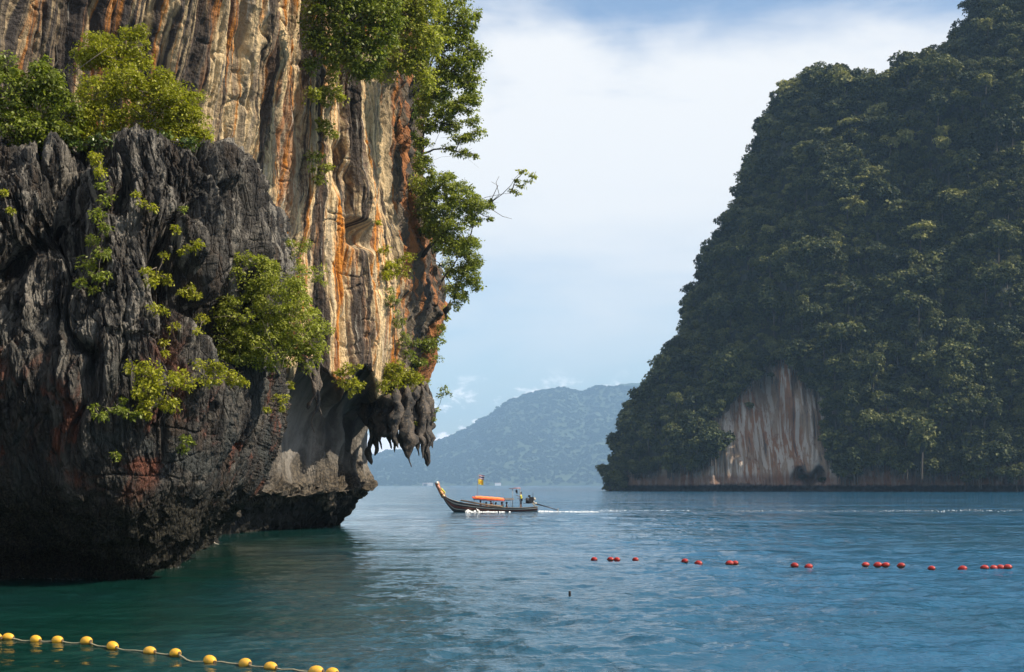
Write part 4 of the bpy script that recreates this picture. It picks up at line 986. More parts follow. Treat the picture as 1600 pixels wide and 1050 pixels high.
scatter('hill_forest', P1, 0.6+0.7*rng.rand(len(P1)), rng.rand(len(P1))*6.28, ft, 'hazy forest texture over the far hills')
wallw = simple('white_plaster', (0.75, 0.74, 0.7), 0.8); roofm = simple('roof_sheet', (0.35, 0.3, 0.28), 0.7)
for i, (px, w, lb) in enumerate([(669, 34, 'tiny white house on the far shore left of the boat'), (664, 16, 'smaller white shed beside the tiny house on the far shore'), (778, 22, 'tiny pale building on the far shore behind the boat awning')]):
    b_ = W(px, 755, 8580); h = empty('house', (b_.x, b_.y, 0)); tag(h, lb, 'house')
    m1 = MB(); m1.box((0, 0, 5), (w*1.7, 16, 14)); m1.build('wall', wallw, h, False)
    m2 = MB(); w *= 1.7; m2.add([(-w/2-1, -9, 12.02), (w/2+1, -9, 12.02), (w/2+1, 9, 12.02), (-w/2-1, 9, 12.02), (-w/2, 0, 17), (w/2, 0, 17)], [(0,1,5,4),(2,3,4,5),(3,0,4),(1,2,5),(3,2,1,0)]); m2.build('roof', roofm, h, False)

# ------------------------------------------------------------------ floats
def floatmat(name, col, old):
    m, t, b = newmat(name); tc_ = N(t, 'ShaderNodeTexCoord'); oi = N(t, 'ShaderNodeObjectInfo'); g = N(t, 'ShaderNodeNewGeometry')
    n = noise(t, g.outputs['Position'], 22, 6, 0.7); c = mixc(t, mrange(t, n, 0.45, 0.7), col, old)
    c = mixc(t, mth(t, 'MULTIPLY', oi.outputs['Random'], 0.45), c, old)
    sp_ = N(t, 'ShaderNodeSeparateXYZ'); t.links.new(tc_.outputs['Object'], sp_.inputs[0])
    al = mrange(t, mth(t, 'ADD', sp_.outputs[2], mth(t, 'MULTIPLY', n, .05)), 0.005, -.02)
    c = mixc(t, mth(t, 'MULTIPLY', al, .7), c, (0.05, 0.05, 0.015)); t.links.new(c, b.inputs['Base Color'])
    t.links.new(mrange(t, n, .3, .7, .35, .65), b.inputs['Roughness']); return m
YEL = floatmat('yellow_float_plastic', (0.74, 0.37, 0.012), (0.52, 0.30, 0.05)); RED = floatmat('red_float_plastic', (0.40, 0.010, 0.008), (0.28, 0.03, 0.02))
COLR = simple('float_collar', (0.10, 0.06, 0.03), 0.6)
ROPE = simple('rope', (0.36, 0.30, 0.19), 0.85, var=0.4, scale=60, bump=0.004)
def float_meshes(L, R, mat):
    mb = MB(); prof = [(R*0.18, -L*.52), (R*0.34, -L*.5)]
    for i in range(1, 14):
        a = -1+2*i/14; prof.append((R*(1-abs(a)**2.4)**0.5*(1.03 if i == 7 else 1), a*L*.5))
    prof += [(R*0.34, L*.5), (R*0.18, L*.52)]
    mb.lathe(prof, n=20, axis='x')
    me = bpy.data.meshes.new('float'); me.from_pydata(mb.v, [], mb.f); me.materials.append(mat); me.polygons.foreach_set('use_smooth', [True]*len(mb.f))
    mc = MB(); mc.lathe([(R*.30, 0), (R*.34, .01), (R*.30, L*.09)], n=10, axis='x')
    m2 = bpy.data.meshes.new('collar'); m2.from_pydata(mc.v, [], mc.f); m2.materials.append(COLR)
    return me, m2
ordn = ['first', 'second', 'third', 'fourth', 'fifth', 'sixth', 'seventh', 'eighth', 'ninth', 'tenth', 'eleventh', 'twelfth', 'thirteenth', 'fourteenth', 'fifteenth', 'sixteenth', 'seventeenth', 'eighteenth', 'nineteenth', 'twentieth']
def float_line(pts, L, R, mat, color, cat_grp, rope_label, ext0, ext1, rise, lab):
    me, mc = float_meshes(L, R, mat); P = []
    for px, py in pts:
        Y = H*FPX/(py-HZ); x = (px-800)/FPX*Y; z = float(wave_h(x, Y, cell_at(Y)+Y*.0012)); z = max(z, max(float(wave_h(x*(Y-dq)/Y, Y-dq, cell_at(Y)+Y*.0012)) for dq in (.2, .4, .7, 1.0, 1.4, 1.8, 2.2))-.03)
        P.append(Vector((x, Y, z+rise)))
    path = [W(*ext0, H*FPX/(ext0[1]-HZ))]+P+[W(*ext1, H*FPX/(ext1[1]-HZ))]
    rr = random.Random(9)
    for i, p in enumerate(P):
        d = (path[i+2]-path[i]).normalized()
        o = link('float', me); o.location = p; o.rotation_euler = (rr.uniform(-.3, .3), rr.uniform(-.14, .14), math.atan2(d.y, d.x)+rr.uniform(-.12, .12))
        s = rr.uniform(.94, 1.06); o.scale = (s, s, s)
        tag(o, lab(i, len(P)), 'float', cat_grp)
        for sgn in (-1, 1):
            c = link('collar', mc, o); c.location = (sgn*L*.47, 0, 0); c.rotation_euler = (0, 0, 0 if sgn > 0 else math.pi)
    rp = []
    for a, b in zip(path[:-1], path[1:]):
        n = max(2, int((b-a).length/0.12)); n = min(n, 60)
        for k in range(n):
            f = k/n; q = a.lerp(b, f); w = float(wave_h(q.x, q.y, cell_at(q.y)+q.y*.0012)); w = max([w]+[float(wave_h(q.x, q.y-dq, cell_at(q.y)+q.y*.0012))-.09*dq-.01 for dq in (.15, .3, .5, .8)]) if color == 'yellow' else w
            sag = math.sin(f*math.pi)
            sag = min(1, sag*2.2) if color == 'red' else sag; q.z = q.z*(1-sag)+sag*(w+(0.014 if color == 'yellow' else -0.05)); rp.append(q)
    rp.append(path[-1]); mb = MB(); o0 = rp[len(rp)//2].copy()
    mb.tube([q-o0 for q in rp], 0.013 if color == 'yellow' else 0.016, 6); ro = mb.build('rope', ROPE); ro.location = o0
    tag(ro, rope_label, 'rope')
float_line([(-6,1000),(13,1000),(56,1003.5),(90,1006),(135,1010),(176,1016),(234,1024),(274,1027),(328,1036),(383,1041),(423,1048.5),(494,1055),(519,1057)], 0.27, 0.094, YEL, 'yellow', 'yellow floats in a line at the bottom left',
   'pale rope threading the yellow floats across the bottom left corner', (-120, 992), (640, 1075), 0.045, lambda i, n: f'yellow oval float, {ordn[i]} from the left on the near float line')
float_line([(928.4,876),(954,877),(964,877.2),(993,878.2),(1070,882.5),(1091.4,883.6),(1140,884.2),(1148.5,884),(1241.8,887.6),(1263.5,888.6),(1352.5,888),(1371.5,888.2),(1383.9,888.4),(1408,888.8),(1455.6,891.5),(1504,893),(1538.5,894),(1553,894),(1563.7,894),(1574.5,894.2)], 0.29, 0.105, RED, 'red', 'red floats in a line across the bay',
   'thin rope threading the red floats across the right half of the bay', (918, 875.5), (1640, 896), 0.04, lambda i, n: f'red ball float, {ordn[i]} from the left on the far float line')
mb = MB(); sy = H*FPX/(932.5-HZ); sp0 = W(890.3, 932.5, sy); mb.lathe([(0.036, -.35), (0.038, 0.0), (0.036, .08), (0.034, .155), (0.026, .165)], n=10)
blk = mb.build('mooring_stake', simple('black_wood', (0.012, 0.012, 0.013), 0.6)); blk.location = (sp0.x, sp0.y, 0); tag(blk, 'short black stake standing up out of the open blue water', 'stake')

# ------------------------------------------------------------------ longtail boat
BY = 166.6; ORG = Vector(((840-800)/FPX*BY, BY, 0.0)); pm = BY/FPX     # stern at the origin, bow towards -x
boat = empty('longtail_boat', ORG, 0); tag(boat, 'wooden longtail boat with orange awning and ribboned prow heading left', 'boat')
def bxz(px, py): return ((px-840)*pm, (800.8-py)*pm)
hullD = simple('hull_paint', (0.045, 0.05, 0.055), 0.5, var=.5, scale=2.5); hullR = simple('hull_red_brown', (0.15, 0.05, 0.035), 0.55, var=.35, scale=3)
woodM = simple('weathered_wood', (0.25, 0.17, 0.11), .7, var=.3, scale=6); plankL = simple('pale_trim', (0.50, 0.47, 0.40), .6); blueM = simple('blue_trim', (0.05, 0.20, 0.32), .5)
deckM = simple('deck_boards', (0.22, 0.16, 0.11), .8, var=.3, scale=5)
sheer = [(0, .66), (-1.2, .58), (-3, .52), (-5, .60), (-7, .82), (-8.6, 1.12), (-9.6, 1.42), (-10.4, 1.80), (-10.9, 2.15)]
sx = [bxz(840, 792)[0]]; keys = [(840,792.3),(825,793.6),(805,794.2),(780,793.6),(755,791.4),(735,788.2),(720,785.6),(708,782.3),(699,778.6),(693,774.8)]
keysb = [(840,802),(825,803.5),(805,804),(780,804),(755,804),(735,803.6),(720,803),(710,801.5),(699,790),(691,777.2)]
K = np.array([[*bxz(*a), *bxz(*b)] for a, b in zip(keys, keysb)])
hw = np.array([0.52, .72, .88, .95, .92, .80, .60, .36, .16, .07])
T = np.linspace(0, 9, 46); KK = catmull(K, T); HW = np.maximum(0.05, np.interp(T, np.arange(10), hw))
def hull_strip(v0, v1, nseg, side_out=0.0, sides=(-1, 1)):
    mb = MB()
    for s in sides:
        V = []
        for (x, z, xb, zb), h in zip(KK, HW):
            for k in range(nseg+1):
                f = v0+(v1-v0)*k/nseg                  # 0 keel, 1 sheer
                y = h*(math.sin(f*math.pi/2)**0.75) if f > 0 else 0
                V.append((xb+(x-xb)*f, s*(y+side_out), zb+(z-zb)*(f**1.25)))
        n = nseg+1; F = [(i*n+k, (i+1)*n+k, (i+1)*n+k+1, i*n+k+1) for i in range(len(KK)-1) for k in range(nseg)]
        mb.add(V, [f if s < 0 else f[::-1] for f in F])
    return mb
hm = hull_strip(0, 1, 10)
# transom
x, z, xb, zb = KK[0]; h0 = HW[0]; Vt = []
for s in (-1, 1):
    for k in range(11):
        f = k/10; Vt.append((xb+(x-xb)*f-0.001, s*h0*(math.sin(f*math.pi/2)**.75 if f > 0 else 0), zb+(z-zb)*f**1.25))
hm.add(Vt, [(k, k+1, 11+k+1, 11+k) for k in range(10)])
hm.build('hull', hullD, boat)
hull_strip(.52, .70, 2, .012).build('painted_band', hullR, boat)
hull_strip(.80, .86, 1, .012).build('pale_stripe', plankL, boat)
hull_strip(.40, .46, 1, .010).build('lower_stripe', plankL, boat)
for s in (-1, 1):
    m = MB(); m.tube([(x, s*(h+.01), z+.015) for (x, z, xb, zb), h in zip(KK, HW)], .035, 6); m.build('gunwale', blueM if s > 0 else woodM, boat)
m = MB(); Vd = []
for (x, z, xb, zb), h in zip(KK[:38], HW[:38]): Vd += [(x, -h*.93, z-.28), (x, h*.93, z-.28)]
m.add(Vd, [(2*i, 2*i+2, 2*i+3, 2*i+1) for i in range(37)]); m.build('deck', deckM, boat)
m = MB()
for i in (4, 11, 17, 23, 29, 35):
    x, z, xb, zb = KK[i]; m.box((x, 0, z-.08), (.22, HW[i]*1.85, .04))
m.build('thwart_boards', woodM, boat)
m = MB(); a0 = bxz(720, 782.5); a1 = bxz(752, 788.2); a2 = bxz(785, 792)
for s in (-1, 1):
    m.tube([(a0[0], s*.62, a0[1]), (a1[0], s*.93, a1[1]), (a2[0], s*.97, a2[1])], .06, 6, flat=1.6)
m.build('side_rail', woodM, boat)
m = MB(); a = bxz(712, 783.6); m.box((a[0], 0, a[1]+.02), (.9, .75, .05), rot=Matrix.Rotation(.25, 3, 'Y')); m.build('foredeck', plankL, boat)
# prow post and its wrappings
pts = [(694,778),(690.5,772),(687,766),(684.2,760),(682.6,754.2)]
m = MB(); V = []
for i, (px, py) in enumerate(pts):
    x, z = bxz(px, py); w = (.28, .24, .21, .22, .26)[i]; t = .10
    V += [(x-w, -t, z-w*.35), (x+w, -t, z+w*.35), (x+w, t, z+w*.35), (x-w, t, z-w*.35)]
m.add(V, [(4*i+k, 4*i+(k+1) % 4, 4*i+4+(k+1) % 4, 4*i+4+k) for i in range(4) for k in range(4)]+[(16,17,18,19),(3,2,1,0)])
m.build('prow_post', simple('prow_wood', (0.30, 0.13, 0.06), .5, var=.3, scale=4), boat)
def wrap(a, b, mat, name, r=.26, lab=None):
    m = MB(); p = bxz(*a); q = bxz(*b)
    m.tube([(p[0], 0, p[1]), ((p[0]+q[0])/2+.02, 0, (p[1]+q[1])/2), (q[0], 0, q[1])], [r*.9, r, r*.95], 10, flat=.62); o = m.build(name, mat, boat)
    if lab: o['label'] = lab
wrap((683.2,756.5), (682.6,753.4), simple('cloth_white', (.75, .72, .64), .9), 'prow_cap', .27, 'white cloth capping the prow')
wrap((686.4,764), (684,759), simple('ribbon_pink', (.62, .30, .22), .9), 'ribbon', .255, 'salmon pink ribbon')
wrap((691,772.5), (688.6,768), simple('ribbon_orange', (.75, .38, .14), .9), 'ribbon', .25, 'orange ribbon')
wrap((694,776.6), (692.4,774), simple('ribbon_cream', (.7, .55, .34), .9), 'ribbon', .25, 'cream ribbon')
gar = simple('garland_yellow', (.62, .60, .06), .9, var=.3, scale=30); m = MB(); rr = random.Random(2)
for i in range(26):
    f = i/25; x, z = bxz(689.5+5.5*f, 764+7*f); m.ball((x+rr.uniform(-.03, .05), rr.uniform(-.14, .14), z+rr.uniform(-.04, .04)), .075, 6, wob=.2, seed=i)
m.build('flower_garland', gar, boat)
# orange awning on poles
AW = simple('orange_canvas', (0.78, 0.11, 0.025), .75, var=.12, scale=6, bump=.02); AWT = simple('awning_top_canvas', (0.85, 0.24, 0.07), .75, var=.12, scale=5)
greyM = simple('grey_canvas', (.16, .14, .13), .8); steel = simple('steel_tube', (.22, .23, .25), .45, .6)
def slab(name, xa, xb, za, zb, th, w, mat, sagn=5, roll=.0):
    V = []; n = 14; k = 9
    for i in range(n+1):
        f = i/n; x = xa+(xb-xa)*f; zc = za+(zb-za)*f + 0.025*math.cos(f*sagn*2*math.pi)
        te = min(1, .35+f*5, .45+(1-f)*6)
        for j in range(k):
            g = -1+2*j/(k-1); V.append((x, g*w, zc+(1-g*g)*.16-(1-te)*.06))
        for j in range(k)[::-1]:
            g = -1+2*j/(k-1); V.append((x, g*w*(1.0+.03*math.sin(i*2.3+j)), zc+(1-g*g)*.12-te*th*(.2+.8*abs(g)**4)*(1+.12*math.sin(i*1.9))))
    kk = 2*k; F = [(i*kk+j, i*kk+(j+1) % kk, (i+1)*kk+(j+1) % kk, (i+1)*kk+j) for i in range(n) for j in range(kk)]
    F += [tuple(range(kk))[::-1], tuple(n*kk+j for j in range(kk))]
    m = MB(); m.add(V, F); return m.build(name, mat, boat)
xa, za = bxz(738, 778.6); xb_, zb_ = bxz(788, 781.4)
slab('awning', xa, xb_, za+.03, zb_-.01, .17, .92, AW)
slab('awning_cover', xa+.35, xb_-.1, za+.10, zb_+.07, .06, .80, AWT)
xg, zg = bxz(803, 781); slab('awning_extension', xb_-.12, xg, zb_+.02, zg, .12, .82, greyM)
for s in (-1, 1):
    m = MB(); m.tube([(xa+.15, s*.9, za-.16), ((xa+xb_)/2, s*.93, (za+zb_)/2-.22), (xb_+.1, s*.9, zb_-.16)], .05, 6); m.build('awning_trim', simple('mauve_cloth', (.16, .10, .14), .8), boat)
m = MB()
for i in range(9):
    x = xa+.3+i*.42; m.tube([(x, rr.uniform(-.5, .5), za+.3), (x+rr.uniform(-.1, .1), rr.uniform(-.5, .5), za+.52+rr.uniform(0, .15))], .012, 4)
m.build('lashing_sticks', woodM, boat)
for px in (741, 756, 771, 786, 798.5):
    for s in (-1, 1):
        x, _ = bxz(px, 0); i = int(np.argmin(np.abs(KK[:, 0]-x))); m = MB(); ztop = za+.1+(x-xa)/(xb_-xa)*(zb_-za)
        m.tube([(x, s*HW[i]*.9, KK[i, 1]-.2), (x, s*.86, ztop)], .022, 6); m.build('awning_pole', steel, boat)
# helm frame
for px in (801, 812.5):
    for s in (-1, 1):
        x, z0 = bxz(px, 794); _, z1 = bxz(px, 763.6); m = MB(); m.tube([(x, s*.5, z0-.3), (x, s*.5, z1)], .042, 6); m.build('helm_post', steel, boat)
m = MB(); x0, z0 = bxz(795, 764.6); x1, z1 = bxz(814, 763.2); m.box(((x0+x1)/2, 0, z0+.05), (x1-x0, 1.25, .06), rot=Matrix.Rotation(-.04, 3, 'Y')); m.box(((x0+x1)/2+.2, 0, z0+.11), ((x1-x0)*.55, 1.0, .05))
m.build('helm_roof', simple('faded_red_sheet', (.42, .22, .22), .6), boat)
# hanging lifebuoy-like dark bundle
m = MB(); x, z = bxz(807, 768.2); m.tube([(x, -.1, z+.35), (x, -.1, z+.12)], .01, 4); m.ball((x, -.1, z), (.13, .13, .19), 8, wob=.15, seed=4); m.ball((x+.06, -.1, z-.2), (.08, .08, .1), 8, wob=.2, seed=5)
hb = m.build('hanging_bundle', simple('dark_bundle', (.02, .02, .022), .8)); hb.location = ORG; tag(hb, 'small dark bundle hanging from the helm roof of the boat', 'bundle')
# engine and long tail
eng = simple('engine_iron', (.05, .05, .052), .45, .5, var=.5, scale=12); engl = simple('engine_alloy', (.32, .29, .24), .45, .6, var=.4, scale=10)
m = MB(); x, z = bxz(829.5, 783.5)
m.box((x, 0, z), (.62, .5, .55)); m.lathe([(.10, -.2), (.30, -.18), (.34, 0), (.30, .18), (.1, .2)], c=(x-.42, 0, z+.05), n=14, axis='x'); m.box((x+.05, 0, z+.36), (.5, .34, .2)); m.lathe([(.13, 0), (.15, .05), (.15, .25), (.1, .28)], c=(x-.18, .1, z+.42), n=10); m.box((x-.05, -.3, z-.05), (.35, .14, .3))
m.box((x-.5, 0, z-.28), (.9, .06, .05))
e = m.build('engine', eng, boat, smooth=False)
m = MB(); m.lathe([(.14, 0), (.16, .06), (.12, .25)], c=(x+.32, 0, z+.2), n=10, axis='x'); m.tube([(x+.2, 0, z+.3), (x+.42, 0, z+.42), (x+.5, .0, z+.15)], .07, 8); m.box((x+.25, 0, z-.15), (.25, .4, .25)); m.build('exhaust_manifold', engl, e)
m = MB(); m.tube([(x+.22, 0, z+.4), (x+.26, 0, z+1.08)], .028, 6); m.build('exhaust_pipe', eng, e)
m = MB(); m.tube([(x+.15, .3, z-.25), (x+.4, .1, z-.5), (x+.55, 0, z-.85)], .06, 8); m.tube([(x+.15, -.3, z-.25), (x+.4, -.1, z-.5), (x+.55, 0, z-.85)], .06, 8); m.tube([(x+.2, 0, z-.25), (x+.7, 0, z-.3)], .10, 8); m.build('engine_mount', engl, boat)
m = MB(); t0 = bxz(836, 787.6); t1 = bxz(871, 797.6); m.tube([(t0[0], 0, t0[1]), ((t0[0]+t1[0])/2, 0, (t0[1]+t1[1])/2+.03), (t1[0], 0, t1[1])], [.08, .065, .05], 8); tl = m.build('tail_shaft', eng, boat)
m = MB(); m.lathe([(.03, -.08), (.05, 0), (.03, .1)], c=(t1[0]+.05, 0, t1[1]-.02), n=8, axis='x')
for k in range(3):
    a = k*2.094; m.box((t1[0]+.06, math.sin(a)*.13, t1[1]-.02+math.cos(a)*.13), (.03, .09, .2), rot=Matrix.Rotation(-a, 3, 'X') @ Matrix.Rotation(.5, 3, 'Z'))
m.build('propeller', engl, tl)
m = MB(); m.tube([(x-.3, -.15, z+.05), (x-.9, -.25, z+.25), (x-1.25, -.3, z+.4)], .025, 6); m.build('tiller_handle', eng, boat)
# flags
m = MB(); f0 = bxz(745.6, 776); f1 = bxz(746.9, 742); m.tube([(f0[0], 0, f0[1]), (f1[0], 0, f1[1])], .018, 6); pole = m.build('flagpole', woodM, boat)
def flag(name, x0, z0, w, h, cols, lab, skew=-.12):
    m = MB(); nx = 10; mats = []
    ks = [c[0] for c in cols]; tot = sum(ks); zc = z0; idx = []
    for mi, (k, c) in enumerate(cols):
        hh = h*k/tot; V = []
        for i in range(nx+1):
            f = i/nx; y = .05*math.sin(f*7+zc)*f
            for t_ in (0, 1): V.append((x0+w*f+(.06*math.sin(zc*3)*f), y, zc-hh*t_+skew*w*f+.03*math.sin(f*6)))
        m.add(V, [(2*i, 2*i+1, 2*i+3, 2*i+2) for i in range(nx)], mi); zc -= hh; mats.append(c)
    o = m.build(name, mats, boat); o['label'] = lab; return o
fr_, fw, fb = simple('flag_red', (.45, .04, .08), .8), simple('flag_white', (.8, .8, .8), .8), simple('flag_blue', (.03, .03, .14), .8)
x, z = bxz(748.4, 742.8); flag('flag', x, z, .62, .50, [(1, fr_), (1, fw), (2, fb), (1, fw), (1, fr_)], 'flag with red, white and dark blue stripes')
x, z = bxz(747.2, 749.4); yf = flag('flag', x, z, .66, .62, [(1, simple('flag_yellow', (.85, .62, .06), .8))], 'yellow flag with a small orange emblem')
m = MB(); ex, ez = x+.34, z-.34; emb = simple('emblem_orange', (.75, .30, .03), .8)
for sgn in (-1, 1):
    yy = .06*sgn+.01
    m.add([(ex+.13*math.cos(a)*(1 if k % 2 else .55), yy, ez+.17*math.sin(a)*(1 if k % 2 else .6)) for k, a in enumerate([i*math.pi/6 for i in range(12)])], [tuple(range(12))])
m.build('emblem', emb, yf)

# people ---------------------------------------------------------------
def skin_obj(name, joints, edges, radii, mat, parent, root=0, sub=1):
    me = bpy.data.meshes.new(name); me.from_pydata([tuple(j) for j in joints], edges, [])
    me.materials.append(mat); o = link(name, me, parent)
    md = o.modifiers.new('skin', 'SKIN'); md.use_smooth_shade = True
    for i, r in enumerate(radii):
        s = me.skin_vertices[0].data[i]; s.radius = (r, r) if not isinstance(r, tuple) else r
        s.use_root = (i == root)
    sb = o.modifiers.new('subdivision', 'SUBSURF'); sb.levels = sub; sb.render_levels = sub
    return o
skinM = simple('skin', (.30, .16, .10), .55, var=.05); hairM = simple('hair', (.012, .010, .010), .6)
def person(loc, pose, shirt, lower, label, group=None, vest=None, rz=0.0, hat=None):
    p = empty('person', loc, rz); tag(p, label, 'person', group)
    # facing -x; heights above the feet for standing, above the seat for sitting
    if pose == 'stand':
        pv, ch, nk, hd = (0,0,.95), (.02,0,1.32), (.0,0,1.50), (-.02,0,1.66)
        legs = [((0,s*.10,.90), (-.03+.05*s,s*.12,.50), (.02+.06*s,s*.13,.08), (-.12+.06*s,s*.14,.03)) for s in (-1, 1)]
        arms = [((.0,-.19,1.42), (-.22,-.24,1.30), (-.46,-.22,1.42), (-.56,-.20,1.45)), ((.02,.19,1.42), (-.08,.24,1.16), (-.26,.22,1.04), (-.34,.2,1.04))]
    else:
        pv, ch, nk, hd = (0,0,.08), (.04,0,.42), (.02,0,.60), (-.01,0,.76)
        legs = [((0,s*.10,.06), (-.40,s*.13,.12), (-.44,s*.13,-.26), (-.56,s*.14,-.30)) for s in (-1, 1)]
        arms = [((.03,s*.19,.52), (-.02,s*.25,.28), (-.24,s*.2,.18), (-.32,s*.17,.17)) for s in (-1, 1)]
    J = [pv, tuple((a+b)/2 for a, b in zip(pv, ch)), ch, nk, hd, (hd[0]-.01, 0, hd[2]+.09)]; E = [(0,1),(1,2),(2,3),(3,4),(4,5)]
    R = [(.16,.12), (.13,.11), (.17,.11), (.055,.055), (.085,.10), (.07,.085)]
    J.append((hd[0]-.10, 0, hd[2]-.01)); R.append(.02); E.append((4, 6))     # nose and chin side
    for lg in legs:
        b = len(J); J += list(lg); R += [.085, .06, .042, .035]; E += [(0, b), (b, b+1), (b+1, b+2), (b+2, b+3)]
    for ar in arms:
        b = len(J); J += list(ar); R += [.055, .042, .032, .03]; E += [(2, b), (b, b+1), (b+1, b+2), (b+2, b+3)]
        h = ar[3]; w = (ar[3][0]-ar[2][0], 0, ar[3][2]-ar[2][2])
        for q in (-.03, -.01, .01, .03):
            J.append((h[0]-.07, h[1]+q, h[2]-.02-.01*abs(q)*30)); R.append(.009); E.append((b+3, len(J)-1))
        J.append((h[0]-.02, h[1]+.05, h[2]+.03)); R.append(.011); E.append((b+3, len(J)-1))
    skin_obj('body', J, E, R, skinM, p)
    m = MB(); m.ball((hd[0]+.025, 0, hd[2]+.055), (.118, .105, .125), 14, wob=.04, seed=3); m.build('hair', hat or hairM, p)
    # shirt
    S = [J[0], J[1], J[2], (nk[0], 0, nk[2]-.05)]; Es = [(0,1),(1,2),(2,3)]; Rs = [(.215,.17), (.20,.16), (.235,.17), (.10,.09)]
    S[0] = (S[0][0], 0, S[0][2]-.02)
    for ar in arms:
        b = len(S); mid = tuple(x0+(x1-x0)*.75 for x0, x1 in zip(ar[0], ar[1])); S += [ar[0], mid]; Rs += [.082, .07]; Es += [(2, b), (b, b+1)]
    skin_obj('shirt', S, Es, Rs, shirt, p)
    S = [pv]; Rs = [(.18, .14)]; Es = []
    for lg in legs:
        b = len(S); kn = lg[1]; lo = tuple(x0+(x1-x0)*.35 for x0, x1 in zip(lg[1], lg[2])); S += [lg[0], kn, lo]; Rs += [.105, .085, .075]; Es += [(0, b), (b, b+1), (b+1, b+2)]
    skin_obj('shorts', S, Es, Rs, lower, p)
    if vest:
        m = MB()
        for s in (-1, 1): m.tube([(ch[0], s*.11, pv[2]+.12), (ch[0], s*.12, ch[2]), (ch[0], s*.10, nk[2]-.04)], [.13, .15, .08], 10, flat=1.3)
        m.tube([(ch[0]+.03, 0, pv[2]+.15), (ch[0]+.05, 0, nk[2]+.02)], [.15, .12], 10, flat=1.2)
        m.build('life_vest', vest, p)
    return p
dx, dz = bxz(814, 793.7)
person(ORG+Vector((dx, -.15, dz)), 'stand', simple('yellow_shirt', (.62, .56, .035), .85), simple('black_shorts', (.02, .02, .025), .85), 'boatman in a yellow shirt and black shorts standing at the stern', None)
vestO = simple('vest_orange', (.75, .16, .02), .8); vestR = simple('vest_red', (.45, .05, .03), .8)
for px, yy, sh, vs, lb, hz in [
    (750.7, -.25, (.30, .02, .06), None, 'passenger in a crimson top seated nearest the bow under the awning', 0.05),
    (759.5, .30, (.70, .16, .02), vestO, 'passenger in an orange life vest seated behind the crimson one', -.16),
    (766.8, -.25, (.06, .05, .05), vestO, 'dark-haired passenger seated in the middle of the boat under the awning', 0.06),
    (774.5, .25, (.02, .18, .16), None, 'passenger in a teal top seated low behind the middle one', -.2),
    (784.0, -.22, (.40, .07, .04), vestR, 'passenger in a red life vest seated behind the teal one', -.14),
    (791.5, .2, (.05, .05, .06), None, 'passenger in dark clothes seated last, before the helm post', -.16)]:
    x, z = bxz(px, 790.4); person(ORG+Vector((x, yy, z-.36+hz)), 'sit', simple('shirt_'+str(int(px)), sh, .85), simple('trousers_'+str(int(px)), (.05, .06, .09), .85), lb, 'passengers seated in the longtail boat', vs)
m = MB(); x, z = bxz(777, 792); m.box((x, -.62, z-.05), (1.6, .25, .28)); tp = m.build('tarpaulin_bundle', simple('teal_tarp', (.02, .10, .10), .8, var=.3, scale=8, bump=.05)); tp.location = ORG; tag(tp, 'folded teal tarpaulin lying along the side of the boat', 'tarpaulin')

# ------------------------------------------------------------------ foam: bow wave, wake and old wake line
FO = simple('sea_foam', (.86, .88, .89), .7, var=.06, scale=8)
FO2 = simple('thin_foam', (.50, .55, .58), .7, var=.2, scale=3)
def foam(name, P, size, label, flat=0.35):
    P = np.array(P); n = len(P); rg = np.random.RandomState(n)
    s = np.array(size)*(0.5+rg.rand(n)) if np.ndim(size) else size*(0.5+rg.rand(n))
    base = np.array([(math.cos(a), math.sin(a)*0.55, 0) for a in np.linspace(0, 2*math.pi, 7)[:-1]])
    V = np.zeros((n, 7, 3)); 
    for k in range(6):
        V[:, k, 0] = P[:, 0]+base[k, 0]*s*(0.7+0.6*rg.rand(n)); V[:, k, 1] = P[:, 1]+base[k, 1]*s*(.7+.6*rg.rand(n)); V[:, k, 2] = P[:, 2]-0.03
    V[:, 6] = P; V[:, 6, 2] += s*flat
    F = []
    i0 = np.arange(n)*7
    F = np.concatenate([np.stack([i0+k, i0+(k+1) % 6, i0+6], 1) for k in range(6)])
    o = link(name, mesh_np(name, V.reshape(-1, 3), F, mats=[FO2 if flat < .2 else FO])); tag(o, label, None, None, 'stuff'); return o
rg = np.random.RandomState(4)
def wh(x, y): return wave_h(x, y, cell_at(y)+y*0.0012)
n = 700; f = rg.rand(n)**1.5; x = ORG.x+(728-840)*pm+f*5.5; yy = BY-.8-.35*f-rg.rand(n)*.7
keepb = rg.rand(n) < .7*(1-.9*f)*(0.5+0.5*np.sin(f*40)**2)
z = np.maximum(0, (.40*np.exp(-((f-.18)/.12)**2)+.12*(1-f))*rg.rand(n)**1.7*(0.6+0.6*np.sin(f*31)))
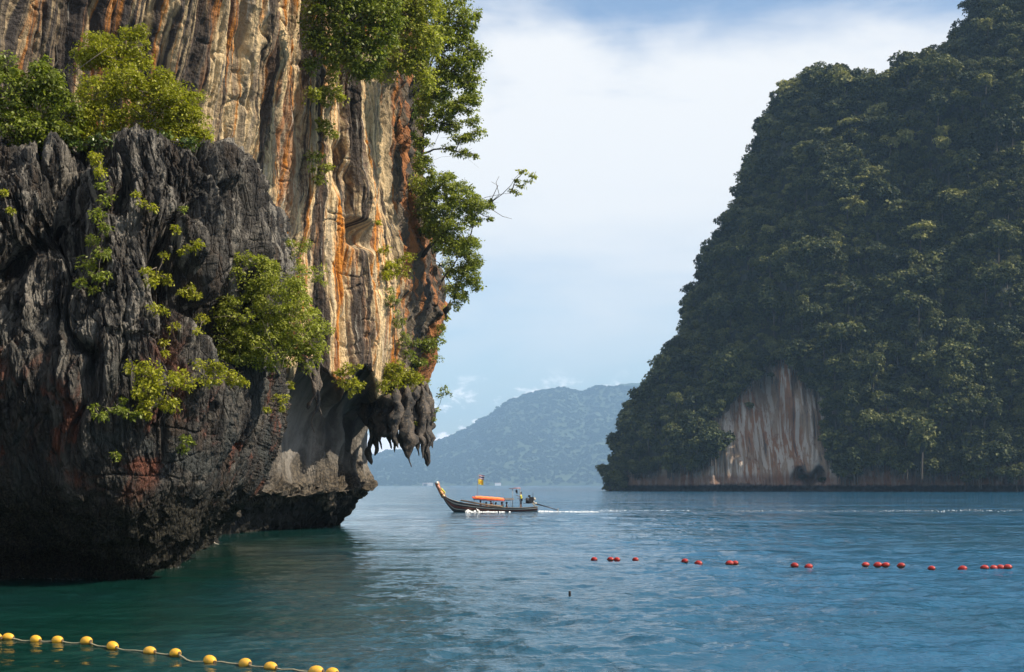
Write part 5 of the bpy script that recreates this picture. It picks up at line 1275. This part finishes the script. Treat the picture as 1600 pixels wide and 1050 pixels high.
foam('bow_wave', np.stack([x, yy, z+wh(x, yy)+.02], 1)[keepb], .065, 'white splash of bow wave along the side of the boat', .8)
n = 260; f = rg.rand(n)**1.2; x = ORG.x+.1+f*7; yy = BY+rg.normal(size=n)*(.3+.9*f); z = rg.rand(n)**2*.22*np.exp(-f*3)+wh(x, yy)+.01
foam('stern_wake', np.stack([x, yy, z], 1), .08, 'churned white wake behind the tail shaft', .25)
x = []; y = []
for a, b, c, yb in ((6, 13, 200, 168.5), (11, 22, 420, 173.5), (27, 64, 800, 174.5), (5, 60, 260, 177)):
    q = a+(b-a)*rg.rand(c); x.append(ORG.x-3+q); y.append(yb+2.2*np.sin(q/9)+rg.normal(size=c)*(1.0+.035*q))
x = np.concatenate(x); y = np.concatenate(y); keep = fbm(x/3.5, y/2.5, x*0, 3) > .3*rg.normal(size=len(x)); x = x[keep]; y = y[keep]
foam('old_wake', np.stack([x, y, wh(x, y)+.01], 1), .075, 'thin broken white line of old wake trailing right of the boat', .12)

m_ = np.where((np.abs(VA[:, 2]) < 0.05) & (_pa[:, 0] > -20) & (_pa[:, 0] < 330) & (VA[:, 1] > 40) & (VA[:, 1] < 80))[0]
if len(m_):
    q = VA[m_[rg.randint(0, len(m_), 260)]]+np.array([0.0, -0.12, 0])+rg.normal(size=(260, 3))*np.array([.12, .1, 0]); q[:, 2] = wh(q[:, 0], q[:, 1])+.005
    foam('shore_wash', q, .022, 'specks of foam where the sea laps the foot of the black headland', .15)
# ------------------------------------------------------------------ haze
m = bpy.data.materials.new('sea_air'); m.use_nodes = True; t = m.node_tree; t.nodes.clear()
pv = N(t, 'ShaderNodeVolumePrincipled'); pv.inputs['Color'].default_value = (0.40, 0.66, 1.0, 1); pv.inputs['Density'].default_value = 0.000085; pv.inputs['Anisotropy'].default_value = 0.0
out = N(t, 'ShaderNodeOutputMaterial'); t.links.new(pv.outputs[0], out.inputs['Volume'])
mb = MB(); mb.box((0, 6500, 398), (40000, 18000, 802)); hz = mb.build('haze', m, smooth=False); hz['kind'] = 'stuff'; hz['label'] = 'pale blue sea haze over the bay'
